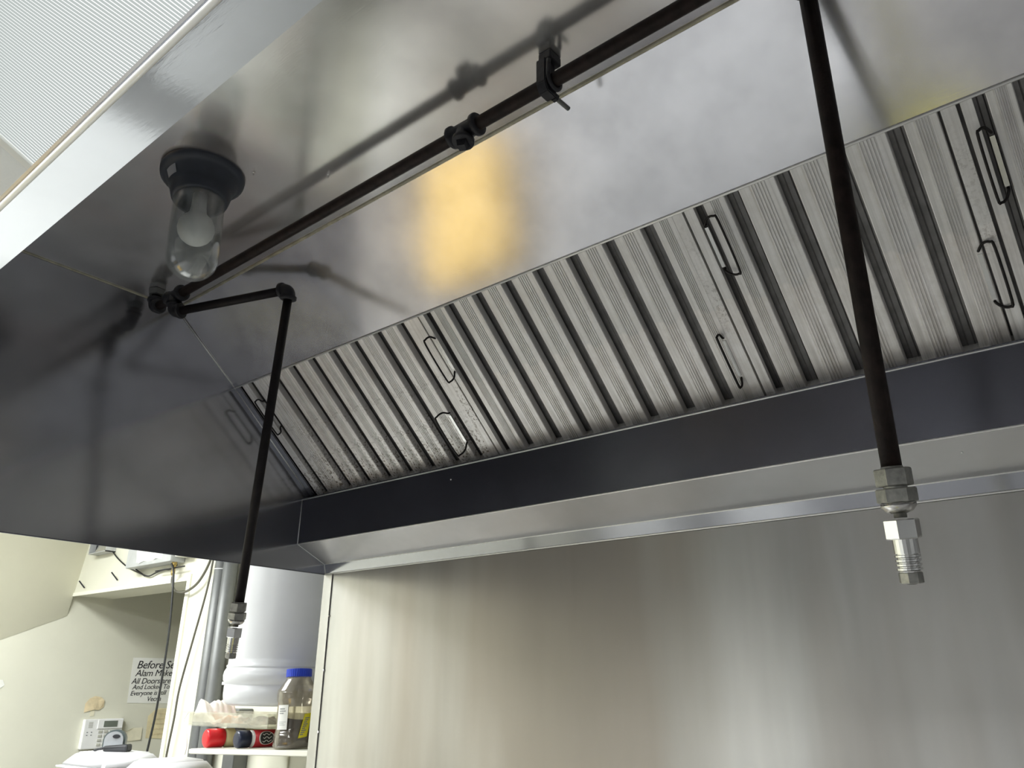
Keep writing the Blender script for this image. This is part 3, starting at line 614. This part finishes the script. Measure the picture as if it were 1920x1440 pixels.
for i, (x, z, dx, dz) in enumerate(((-2.689, 2.170, 0.012, -0.022), (-2.321, 2.186, 0.015, -0.024), (-2.058, 2.184, 0.035, -0.022))):
    tag(obj('nail', S([(x - dx * .6, FY - 0.03, z - dz * .6), (x + dx, FY - 0.004, z + dz)], 0.0035, 8), MT['fitting']),
        ['leftmost bent nail in the header wall, near its left corner', 'bent nail in the header wall, halfway to the alarm box', 'bent nail in the header wall right beneath the thin wire'][i], 'nail')
tag(obj('nail', S([(-1.86, FY - 0.035, 2.169), (-1.60, FY - 0.035, 2.171)], 0.003, 8), MT['fitting']), 'long dark nail lying across below the alarm box', 'nail')
def cable(label, ctrl, r, mat, name='cable'):
    return tag(obj(name, S(smooth_path(ctrl, 6), r, 8), mat, None, True), label, 'cable')
yy = 1.772; y2_ = 1.752; y3_ = 1.788
cable('thin black wire drooping across the header wall', [(-2.46, y3_, 2.42), (-2.42, y3_, 2.325), (-2.248, y3_, 2.234), (-2.072, y3_, 2.180), (-1.974, y3_, 2.157), (-1.9, y3_, 2.168), (-1.826, y3_, 2.176), (-1.775, y3_, 2.173), (-1.715, y3_, 2.188)], 0.0036, MT['cable_black'], 'wire')
cable('black cable hanging straight down past the note', [(-1.695, y2_, 2.188), (-1.668, y2_, 2.15), (-1.646, y2_, 2.063), (-1.618, y2_, 1.859), (-1.620, y2_, 1.582), (-1.645, y2_, 1.398), (-1.66, y2_, 1.20)], 0.0048, MT['cable_black'])
cable('looped dark cable between brass fitting and hood', [(-1.709, yy, 2.135), (-1.705, yy, 2.105), (-1.672, yy, 2.072), (-1.625, yy, 2.060), (-1.567, yy, 2.060), (-1.493, yy, 2.083), (-1.440, yy, 2.125), (-1.401, yy, 2.183), (-1.37, yy, 2.27)], 0.0055, MT['cable_grey'])
cable('grey cable running down beside the conduits', [(-1.372, yy, 2.27), (-1.380, yy, 2.176), (-1.388, yy, 2.092), (-1.406, yy, 2.005), (-1.447, yy, 1.855), (-1.496, yy, 1.667), (-1.503, yy, 1.544), (-1.518, yy, 1.415), (-1.53, yy, 1.2)], 0.0045, MT['cable_grey'])

# ------------------------------------------------------------------ notes and keypad on the far left wall (faces +x)
FX_ = XW + 0.0015
def wall_sheet(name, pts, mat, label, cat, curl=0.0, n=0.0006):
    bm = bmesh.new(); poly_prism(bm, [(FX_ + curl * k, y, z) for k, (y, z) in zip([((i * 7) % 3) / 2 for i in range(len(pts))], pts)], (n, 0, 0))
    return tag(obj(name, bm, mat), label, cat)
nt_ = wall_sheet('note', [(2.199, 1.812), (2.36, 1.814), (2.56, 1.812), (2.575, 1.565), (2.40, 1.571), (2.208, 1.575)], MT['paper'], 'white handwritten note taped to the far wall, partly cut off by the trim', 'note')
for txt, y, z, sz in (('Before Se', 2.226, 1.755, 0.060), ('Alam Make', 2.226, 1.714, 0.050), ('All Doors are r', 2.212, 1.674, 0.043), ('And Locked To', 2.222, 1.645, 0.036), ('Everyone is still', 2.216, 1.613, 0.035), ('Vecna', 2.315, 1.583, 0.036)):
    writing('handwriting', txt, sz, MT['ink'], nt_, frame_mat((FX_ + 0.0012, y, z), (0, 1, 0.02), (0, 0, 1)), 0.0004, 0.22, 0.0, 0.95)
wall_sheet('scrap_paper', [(1.985, 1.530), (1.983, 1.575), (2.000, 1.600), (2.030, 1.612), (2.062, 1.606), (2.080, 1.590), (2.084, 1.556), (2.060, 1.541), (2.034, 1.545)], MT['tan_paper'], 'curled tan scrap of paper above the keypad', 'paper', 0.006)
wall_sheet('tape_tab', [(2.018, 1.512), (2.018, 1.545), (2.040, 1.545), (2.040, 1.512)], MT['pale_paper'], 'short tab of tape hanging between tan scrap and keypad', 'tape')
ys = wall_sheet('scrap_paper', [(2.345, 1.392), (2.340, 1.505), (2.372, 1.536), (2.40, 1.545), (2.470, 1.545), (2.480, 1.382), (2.40, 1.388)], MT['yellow_paper'], 'yellowed paper with faint writing under the white note', 'paper', 0.004)
bm = bmesh.new(); rnd = random.Random(2)
for k in range(5):
    y = 2.362 + rnd.random() * .01
    while y < 2.455: box(bm, (FX_ + 0.005, y, 1.515 - k * .026), (FX_ + 0.0056, y + 0.010, 1.519 - k * .026)); y += 0.016
obj('faint_writing', bm, MT['tan_paper'], ys)
wall_sheet('scrap_paper', [(2.203, 1.385), (2.205, 1.418), (2.255, 1.442), (2.268, 1.447), (2.318, 1.447), (2.318, 1.385), (2.26, 1.378)], MT['pale_paper'], 'pale torn scrap of paper right of the keypad', 'paper', 0.004)
wall_sheet('wall_card', [(1.50, 1.640), (1.50, 1.690), (1.560, 1.690), (1.575, 1.665), (1.545, 1.640)], MT['paper'], 'corner of a white card at the left edge of the picture', 'card', 0.003)
kp = thing('alarm_keypad', 'white wall keypad with a grey display and buttons', 'keypad', (XW + 0.001, 1.988, 1.352), (0, 0, 0))
obj('body', B((0, 0, 0), (0.030, 0.205, 0.146), bev=0.004), MT['whiteplastic'], kp)
obj('display_hood', B((0.0305, 0.068, 0.098), (0.037, 0.200, 0.143), bev=0.002), MT['whiteplastic'], kp)
obj('display', B((0.0372, 0.098, 0.106), (0.0385, 0.170, 0.136)), MT['lcd'], kp)
for r_ in range(4):
    for c_ in range(4): obj('button', B((0.0302, 0.078 + c_ * 0.029, 0.078 - r_ * 0.021), (0.0345, 0.098 + c_ * 0.029, 0.090 - r_ * 0.021), bev=0.001), MT['button'], kp)
for r_ in range(5): obj('speaker_slot', B((0.0302, 0.022, 0.104 + r_ * 0.006), (0.0308, 0.044, 0.107 + r_ * 0.006)), MT['button'], kp)
for r_ in range(2):
    for c_ in range(2): obj('indicator', B((0.0302, 0.018 + c_ * .022, 0.066 + r_ * .014), (0.031, 0.025 + c_ * .022, 0.070 + r_ * .014)), MT['greyink'], kp)
wj = thing('wall_jack', 'small cream wall plate under the keypad', 'wall plate', (XW + 0.001, 2.045, 1.270))
obj('plate', B((0, 0, 0), (0.012, 0.09, 0.075), bev=0.002), MT['white_paint'], wj); obj('socket', B((0.0122, 0.050, 0.03), (0.016, 0.075, 0.062)), MT['button'], wj)

# ------------------------------------------------------------------ shelf with bottles, jar and rag bin
TILT = 0.045
def zs(x): return 1.501 + TILT * (x + 0.6)
tilt = math.atan(TILT)
sh = thing('wall_shelf', 'white shelf board under the tank holding bottles and a jar', 'shelf', (-0.60, 1.45, 1.501), (0, -tilt, 0))
obj('board', B((-0.18, 0.0, -0.016), (0.56, 0.345, 0.0), bev=0.002), MT['shelf'], sh)
obj('front_lip', B((-0.18, -0.004, -0.014), (0.56, -0.0005, -0.001), bev=0.001), MT['white_paint'], sh)
def lying_bottle(name, label, cx, cy, r, yawd, parts, L_):
    """bottle lying with its cap towards -x; parts = [(name, t0, t1, profile, mat)]"""
    t = thing(name, label, 'bottle', (cx, cy, zs(cx) + r + 0.0008), (0, 0, math.radians(yawd)))
    for nm, prof, mat, par in parts:
        obj(nm, S([(x, 0, 0) for x, q in prof], [q for x, q in prof], 32), mat, t, True)
    return t
r = 0.0285
b1 = lying_bottle('spray_bottle', 'pale olive bottle with a bright red cap lying on the shelf', -0.722, 1.462, r, 84, [
    ('cap', [(0.0, 0.016), (0.0006, 0.022), (0.004, 0.0268), (0.010, 0.0280), (0.040, 0.0282), (0.058, 0.0284), (0.059, 0.026)], MT['red_cap'], None),
    ('bottle_body', [(0.0585, 0.020), (0.061, 0.0262), (0.069, 0.0284), (0.085, 0.0284), (0.260, 0.0284), (0.266, 0.026), (0.267, 0.01)], MT['olive_bottle'], None),
    ('label_band', [(0.092, 0.0282), (0.092, 0.02855), (0.130, 0.02855), (0.130, 0.0282)], MT['label_blue'], None),
    ('label_panel', [(0.131, 0.0282), (0.131, 0.02855), (0.245, 0.02855), (0.245, 0.0282)], MT['label_green'], None)], 0.3)
r = 0.0255
b2 = lying_bottle('spray_bottle', 'dark bottle with navy cap and red label lying to the right of the olive bottle', -0.545, 1.462, r, 86, [
    ('cap', [(0.0, 0.014), (0.0006, 0.019), (0.004, 0.0238), (0.009, 0.0250), (0.040, 0.0252), (0.041, 0.023)], MT['navy_cap'], None),
    ('bottle_body', [(0.0405, 0.018), (0.043, 0.0235), (0.048, 0.0252), (0.205, 0.0252), (0.208, 0.022), (0.2085, 0.01)], MT['whiteplastic'], None),
    ('label', [(0.052, 0.0250), (0.052, 0.02535), (0.196, 0.02535), (0.196, 0.0250)], MT['label_red'], None)], 0.2)
# emblem wrapped on the label: black oval with a pale rim and strokes
def wrap_patch(bm, x0, x1, a0, a1, rad, n=10, m=10, oval=True):
    c = None
    ring = []
    for k in range(24):
        t = k / 24 * 2 * math.pi; x = (x0 + x1) / 2 + (x1 - x0) / 2 * math.cos(t); a = (a0 + a1) / 2 + (a1 - a0) / 2 * math.sin(t)
        ring.append(bm.verts.new((x, rad * math.cos(a), rad * math.sin(a))))
    c = bm.verts.new(((x0 + x1) / 2, (rad + .0003) * math.cos((a0 + a1) / 2), (rad + .0003) * math.sin((a0 + a1) / 2)))
    ring2 = []
    for k in range(24):
        t = k / 24 * 2 * math.pi; x = (x0 + x1) / 2 + (x1 - x0) / 4 * math.cos(t); a = (a0 + a1) / 2 + (a1 - a0) / 4 * math.sin(t)
        ring2.append(bm.verts.new((x, (rad + .0001) * math.cos(a), (rad + .0001) * math.sin(a))))
    for k in range(24):
        bm.faces.new((ring[k], ring[(k + 1) % 24], ring2[(k + 1) % 24], ring2[k])); bm.faces.new((ring2[k], ring2[(k + 1) % 24], c))
bm = bmesh.new(); wrap_patch(bm, 0.064, 0.118, math.radians(125), math.radians(222), 0.0258); obj('emblem_rim', bm, MT['whiteplastic'], b2)
bm = bmesh.new(); wrap_patch(bm, 0.068, 0.114, math.radians(131), math.radians(216), 0.0262); em = obj('emblem', bm, MT['emblem'], b2)
bm = bmesh.new()
for k in range(3):
    a0 = math.radians(150 + k * 22)
    for j in range(6):
        x = 0.077 + j * 0.005; aa = a0 + math.radians(7) * math.sin(j * 1.9)
        sweep(bm, [(x, 0.0268 * math.cos(aa), 0.0268 * math.sin(aa)), (x + 0.005, 0.0268 * math.cos(a0 + math.radians(7) * math.sin((j + 1) * 1.9)), 0.0268 * math.sin(a0 + math.radians(7) * math.sin((j + 1) * 1.9)))], 0.0009, 5)
obj('emblem_strokes', bm, MT['whiteplastic'], em)
# jar
jx, jy = -0.318, 1.512
jar = thing('spice_jar', 'clear plastic jar of ground pepper with a blue lid, standing at the shelf end', 'jar', (jx, jy, zs(jx) + 0.0008), (0, -tilt, 0))
def ring_prof(p, sq): return p
jp = [(0.0, 0.045), (0.002, 0.055), (0.008, 0.0595), (0.030, 0.0600), (0.042, 0.0570), (0.048, 0.0545), (0.060, 0.0545), (0.125, 0.0545), (0.132, 0.0575), (0.150, 0.0590), (0.158, 0.0570), (0.186, 0.0365), (0.191, 0.0340), (0.206, 0.0335)]
def octo(prof, seg=48, k=0.035):
    bm = bmesh.new(); sweep(bm, [(0, 0, z) for z, q in prof], [q for z, q in prof], seg, cap=False)
    for v in bm.verts:
        a = math.atan2(v.co.y, v.co.x); f = 1 + k * abs(math.cos(a * 4)) - k if v.co.z < 0.18 else 1
        v.co.x *= f; v.co.y *= f
    return bm
bm = octo(jp)
bmesh.ops.holes_fill(bm, edges=[e for e in bm.edges if e.is_boundary and e.verts[0].co.z < 0.001])
jb = obj('jar_body', bm, MT['jar'], jar, True)
sol = jb.modifiers.new('wall', 'SOLIDIFY'); sol.thickness = 0.0012; sol.offset = 1
bm = octo([(0.0025, 0.040), (0.003, 0.0525), (0.009, 0.0572), (0.030, 0.0578), (0.042, 0.0545), (0.048, 0.0520), (0.076, 0.0520)])
bmesh.ops.holes_fill(bm, edges=[e for e in bm.edges if e.is_boundary])
for v in bm.verts:
    if v.co.z > 0.07: v.co.z += -0.006 * math.sin(math.atan2(v.co.y, v.co.x)) * 1.2 + 0.002 * math.cos(v.co.x * 90)
obj('ground_pepper', bm, MT['powder'], jar, True)
bm = bmesh.new(); n = 72; rr = [0.0372 + (0.0006 if k % 2 else 0) for k in range(n)]
lo = [bm.verts.new((rr[k] * math.cos(2 * math.pi * k / n), rr[k] * math.sin(2 * math.pi * k / n), 0.196)) for k in range(n)]
hi = [bm.verts.new((rr[k] * math.cos(2 * math.pi * k / n), rr[k] * math.sin(2 * math.pi * k / n), 0.2165)) for k in range(n)]
tp = [bm.verts.new((0.0355 * math.cos(2 * math.pi * k / n), 0.0355 * math.sin(2 * math.pi * k / n), 0.2185)) for k in range(n)]
for k in range(n):
    bm.faces.new((lo[k], lo[(k + 1) % n], hi[(k + 1) % n], hi[k])); bm.faces.new((hi[k], hi[(k + 1) % n], tp[(k + 1) % n], tp[k]))
bm.faces.new(tp); bm.faces.new(lo[::-1]); obj('lid', bm, MT['blue_lid'], jar)
def curved(parent, name, mat, ang, wid, z0, z1, rad, shear=0.0, n=8):
    bm = bmesh.new(); lo = []; hi = []
    for k in range(n + 1):
        a = math.radians(ang - wid / 2 + wid * k / n); s_ = math.radians(shear)
        lo.append(bm.verts.new((rad * math.cos(a), rad * math.sin(a), z0 + shear * 0.0 + (k / n) * 0.004 * (1 if shear else 0))))
        a2 = a + s_; hi.append(bm.verts.new((rad * math.cos(a2), rad * math.sin(a2), z1 + (k / n) * 0.004 * (1 if shear else 0))))
    for k in range(n): bm.faces.new((lo[k], lo[k + 1], hi[k + 1], hi[k]))
    return obj(name, bm, mat, parent)
lb = curved(jar, 'white_label', MT['paper'], 284, 34, 0.052, 0.118, 0.0605)
bm = bmesh.new()
for z, wd in ((0.106, 18), (0.100, 22), (0.094, 16), (0.072, 24), (0.068, 20), (0.064, 22)):
    for k in range(wd // 3):
        a = math.radians(274 + k * 3); a2 = math.radians(274 + k * 3 + 2)
        hgt = 0.0028 if z > 0.09 else 0.0010
        v = [bm.verts.new((0.0609 * math.cos(t), 0.0609 * math.sin(t), zz)) for t, zz in ((a, z), (a2, z), (a2, z + hgt), (a, z + hgt))]; bm.faces.new(v)
obj('label_print', bm, MT['greyink'], lb)
st = curved(jar, 'yellow_sticker', MT['yellow_sticker'], 345, 24, 0.028, 0.092, 0.0622, 14)
bm = bmesh.new()
for k in range(9):
    zz = 0.036 + k * 0.0055; a = math.radians(337 + k * 1.5); a2 = a + math.radians(9 + (k % 3) * 2)
    bm.faces.new([bm.verts.new((0.0627 * math.cos(t), 0.0627 * math.sin(t), z_)) for t, z_ in ((a, zz), (a2, zz + .001), (a2, zz + 0.0036), (a, zz + 0.0026))])
obj('sticker_print', bm, MT['greyink'], st)
j2 = dup(jar); j2.location = (-0.190, 1.590, zs(-0.190) + 0.0008); j2.rotation_euler = (0, -tilt, 0.5)
j2['label'] = 'second blue-lidded jar half hidden behind the stand-up jar at the steel edge'
# clear bin with stained rag
bn = thing('plastic_tray', 'clear plastic tray resting on the two lying bottles', 'tray', (-0.905, 1.585, 1.5548), (0, -0.013, 0))
bm = bmesh.new(); X0, X2, Y0, Y2, H = 0.0, 0.46, -0.085, 0.055, 0.040
for a, b in (((X0, Y0, 0), (X2, Y2, 0.003)), ((X0, Y0, 0.0032), (X2, Y0 + .003, H)), ((X0, Y2 - .003, 0.0032), (X2, Y2, H)), ((X0, Y0 + .0032, 0.0032), (X0 + .003, Y2 - .0032, H)), ((X2 - .003, Y0 + .0032, 0.0032), (X2, Y2 - .0032, H))): box(bm, a, b)
obj('bin_body', bm, MT['bin'], bn)
bm = bmesh.new(); 
for a, b in (((X0 - .015, Y0 - .014, H), (X2 + .015, Y0 - .0002, H + .003)), ((X0 - .015, Y2, H), (X2 + .015, Y2 + .012, H + .003)), ((X0 - .015, Y0, H), (X0 - .0002, Y2, H + .003)), ((X2 + .0002, Y0, H), (X2 + .015, Y2, H + .003))): box(bm, a, b)
obj('rim', bm, MT['bin'], bn)
m, nt, out = new_mat('stained_rag'); p = N(nt, 'ShaderNodeBsdfPrincipled'); p.inputs['Roughness'].default_value = 0.9
c = ramp(nt, noise_tex(nt, 14, (1, 1, 1), 3), [(0.35, (0.80, 0.66, 0.60)), (0.6, (0.85, 0.80, 0.74))])
c = mixc(nt, ramp(nt, noise_tex(nt, 7, (1, 1, 1), 3, 0.5, (0.3, 5, 2)), [(0.58, 0), (0.66, 0.9)]), c, (0.55, 0.22, 0.07))
nt.links.new(c, p.inputs['Base Color']); nt.links.new(p.outputs[0], out.inputs[0]); MT['rag'] = m
bm = bmesh.new(); nx, ny = 44, 34; gv = []
for i in range(nx):
    row = []
    for j in range(ny):
        u, v = i / (nx - 1), j / (ny - 1); x = 0.010 + u * 0.430; y = -0.078 + v * 0.120
        hgt = 0.018 + 0.052 * math.exp(-((u - 0.10) ** 2) / 0.008) + 0.022 * noise.noise(V((u * 8.5, v * 3, 1.3))) + 0.012 * noise.noise(V((u * 20, v * 8, 4)))
        hgt = min(hgt, 0.052) if u > 0.22 else hgt
        if u < 0.02 or u > 0.98 or v < 0.03 or v > 0.97: hgt = 0.012
        row.append(bm.verts.new((x + 0.008 * noise.noise(V((u * 6, v * 6, 9))), y, max(0.006, hgt))))
    gv.append(row)
for i in range(nx - 1):
    for j in range(ny - 1): bm.faces.new((gv[i][j], gv[i + 1][j], gv[i + 1][j + 1], gv[i][j + 1]))
rg = obj('rag', bm, MT['rag'], None, True); rg.location = bn.location; rg.rotation_euler = bn.rotation_euler
sm = rg.modifiers.new('thick', 'SOLIDIFY'); sm.thickness = 0.002; sm.offset = 1
tag(rg, 'crumpled white rag with orange stains heaped in the clear tray', 'rag')
# frayed string hanging off the shelf end
tag(obj('string', S(smooth_path([(-0.905, 1.495, 1.594), (-0.880, 1.470, 1.57), (-0.805, 1.445, 1.53), (-0.788, 1.441, 1.50), (-0.792, 1.441, 1.475)], 5), 0.0016, 6), MT['paper'], None, True), 'white string hanging from the clear tray to the left end of the shelf', 'string')

# ------------------------------------------------------------------ rack with foam containers, scanner and strap (bottom left)
RZ = 1.352
rk = thing('wire_rack', 'steel rack carrying the white foam containers at the bottom left', 'rack', (-1.78, 1.20, 0))
obj('top_shelf', B((0, 0, RZ - 0.025), (1.12, 0.42, RZ), bev=0.002), MT['table'], rk)
obj('lower_shelf', B((0, 0, 0.5), (1.12, 0.42, 0.52), bev=0.002), MT['table'], rk)
for x in (0.012, 1.108):
    for y in (0.012, 0.408): obj('post', S([(x, y, 0), (x, y, RZ - 0.026)], 0.0115, 12), MT['zinc'], rk, True)
def clamshell(label, x, y, wd, dp, h, rz):
    t = thing('foam_container', label, 'container', (x, y, RZ + 0.0005), (0, 0, math.radians(rz)), group='white foam containers on the rack')
    def frus(w0, w1, d0, d1, z0, z1):
        bm = bmesh.new(); a = [bm.verts.new((sx * w0 / 2, sy * d0 / 2, z0)) for sx, sy in ((-1, -1), (1, -1), (1, 1), (-1, 1))]; b = [bm.verts.new((sx * w1 / 2, sy * d1 / 2, z1)) for sx, sy in ((-1, -1), (1, -1), (1, 1), (-1, 1))]
        bm.faces.new(a[::-1]); bm.faces.new(b)
        for i in range(4): bm.faces.new((a[i], a[(i + 1) % 4], b[(i + 1) % 4], b[i]))
        bmesh.ops.bevel(bm, geom=bm.edges[:], offset=0.008, segments=3, affect='EDGES'); return bm
    obj('tray', frus(wd * .82, wd, dp * .82, dp, 0, h * 0.5), MT['foam'], t, True)
    obj('rim', B((-wd / 2 - .006, -dp / 2 - .006, h * .5), (wd / 2 + .006, dp / 2 + .006, h * .5 + .006), bev=0.002), MT['foam'], t)
    obj('lid', frus(wd, wd * .70, dp, dp * .70, h * .5 + .0065, h), MT['foam'], t, True)
    obj('latch_tab', B((-0.02, -dp / 2 - .014, h * .46), (0.02, -dp / 2 - .0065, h * .60), bev=0.002), MT['foam'], t)
    return t
clamshell('left white foam container at the picture bottom, under the silver scanner', -1.33, 1.47, 0.30, 0.24, 0.100, 4)
clamshell('right white foam container at the very bottom of the picture, below the cables', -0.925, 1.47, 0.22, 0.24, 0.100, -3)
sc = thing('scanner', 'silver hand scanner with dark rim and black oval opening, under the keypad', 'scanner', (-1.425, 1.505, 1.4525), (0, 0, math.radians(52)))
sc.scale = (0.8, 0.8, 0.72)
def arch(w_, h_, y0, y1):
    pts = [(-w_ / 2, y0, 0), (w_ / 2, y0, 0)] + [(w_ / 2 * math.cos(a), y0, h_ - w_ / 2 + w_ / 2 * math.sin(a)) for a in [math.pi * k / 16 for k in range(17)]]
    bm = bmesh.new(); poly_prism(bm, pts, (0, y1 - y0, 0)); bmesh.ops.remove_doubles(bm, verts=bm.verts[:], dist=1e-5)
    return bm
obj('back_shell', arch(0.098, 0.094, 0.004, 0.040), MT['darkgreen'], sc)
obj('front_shell', arch(0.082, 0.086, -0.010, 0.0035), MT['silver'], sc)
bm = bmesh.new(); sweep(bm, [(0.010, -0.0105, 0.063), (0.010, -0.0135, 0.063)], 0.013, 24)
for v in bm.verts: v.co.x = 0.010 + (v.co.x - 0.010) * 1.25; v.co.z = 0.063 + (v.co.z - 0.063) * 0.75
obj('oval_opening', bm, MT['black'], sc)
stp = thing('strap_bundle', 'folded black strap lying beside the silver scanner', 'strap', (-1.325, 1.475, 1.4525), (0, 0, math.radians(35)))
stp.scale = (0.72, 0.72, 0.72)
bm = B((-0.065, -0.035, 0.0), (0.065, 0.035, 0.036), bev=0.010)
for v in bm.verts: v.co.z *= 0.72 + 0.28 * (v.co.x + 0.065) / 0.13; v.co.y *= 0.8 + 0.3 * noise.noise(v.co * 12)
obj('folded_webbing', bm, MT['black'], stp); obj('loose_end', S(smooth_path([(-0.06, 0, 0.016), (-0.09, -0.01, 0.012), (-0.12, 0.0, 0.004)], 4), 0.006, 8), MT['black'], stp, True)

# ------------------------------------------------------------------ cooking line and worktable below the frame: out of view, added for the hood steel to mirror
def table(label, x0, x1, y0, y1, z, mat):
    t = thing('unseen_worktable', label, 'table', (x0, y0, 0))
    obj('tabletop', B((0, 0, z - 0.04), (x1 - x0, y1 - y0, z), bev=0.004), mat, t)
    obj('undershelf', B((0.02, 0.02, 0.25), (x1 - x0 - 0.02, y1 - y0 - 0.02, 0.27)), MT['table'], t)
    for x in (0.04, x1 - x0 - 0.04):
        for y in (0.04, y1 - y0 - 0.04): obj('leg', S([(x, y, 0), (x, y, z - 0.041)], 0.02, 10), MT['zinc'], t, True)
    return t
table('long steel cooking line table added unseen under the hood', 0.15, 2.9, 0.55, 1.30, 0.88, MT['table'])  # unseen; gives the hood steel a worktop to mirror
table('grey-topped prep table added unseen in front of the hood', -0.60, 1.25, -0.60, 0.40, 0.90, MT['board_grey'])  # unseen; placed so the slant panel mirrors a paler surface
cb = thing('unseen_carton', 'unseen orange-yellow carton on the prep table, placed for a yellow reflection', 'carton', (-0.56, -0.42, 0.9005))  # unseen stand-in for the yellow thing mirrored in the slant panel
obj('carton_body', B((0, 0, 0), (0.44, 0.62, 0.16), bev=0.003), MT['yellow_box'], cb); obj('carton_flap', B((0.0, 0.305, 0.1605), (0.44, 0.315, 0.164)), MT['tan_paper'], cb)
mb = thing('unseen_mop_bucket', 'unseen yellow mop bucket and yellow-handled mop, placed for a yellow reflection streak', 'bucket', (1.43, 0.08, 0.0))  # unseen; its tall yellow handle gives the slant panel a thin streak
bm = bmesh.new(); sweep(bm, [(0, 0, 0.0), (0, 0, 0.30)], [0.13, 0.17], 28, cap=True); obj('bucket_body', bm, MT['yellow_sticker'], mb, True)
obj('mop_handle', S([(-0.02, -0.01, 0.302), (0.115, 0.045, 1.50)], 0.019, 14), MT['yellow_sticker'], mb, True)
fz = thing('unseen_chest_freezer', 'unseen white chest freezer added left of the cooking line for bright reflections', 'freezer', (-1.25, 0.42, 0))  # unseen white block added to brighten the hood ceiling's reflection
obj('cabinet', B((0, 0, 0.03), (1.15, 0.70, 0.80), bev=0.01), MT['whiteplastic'], fz); obj('lid', B((-0.005, -0.01, 0.803), (1.155, 0.70, 0.86), bev=0.012), MT['whiteplastic'], fz)
obj('handle', B((0.5, -0.035, 0.815), (0.65, -0.0105, 0.84), bev=0.004), MT['black'], fz); obj('foot_rail', B((0.02, 0.02, 0), (1.13, 0.68, 0.029)), MT['black'], fz)
for x0, lab in ((-2.25, 'white upright refrigerator added unseen at the far left of the opposite wall'), (-1.05, 'white upright refrigerator added unseen nearer the middle of the opposite wall')):
    fr = thing('refrigerator', lab, 'refrigerator', (x0, -4.095, 0))  # unseen white uprights added so the backsplash mirrors bright streaks
    obj('cabinet', B((0, 0, 0.08), (0.62, 0.60, 1.92), bev=0.01), MT['whiteplastic'], fr)
    for z0, z1 in ((0.10, 1.18), (1.20, 1.90)):
        d_ = obj('door', B((0.003, 0.602, z0), (0.617, 0.66, z1), bev=0.012), MT['whiteplastic'], fr)
        obj('handle', B((0.04, 0.662, z0 + 0.2), (0.065, 0.70, z0 + 0.5), bev=0.006), MT['zinc'], d_)
    obj('plinth', B((0.03, 0.05, 0), (0.59, 0.56, 0.079)), MT['black'], fr)
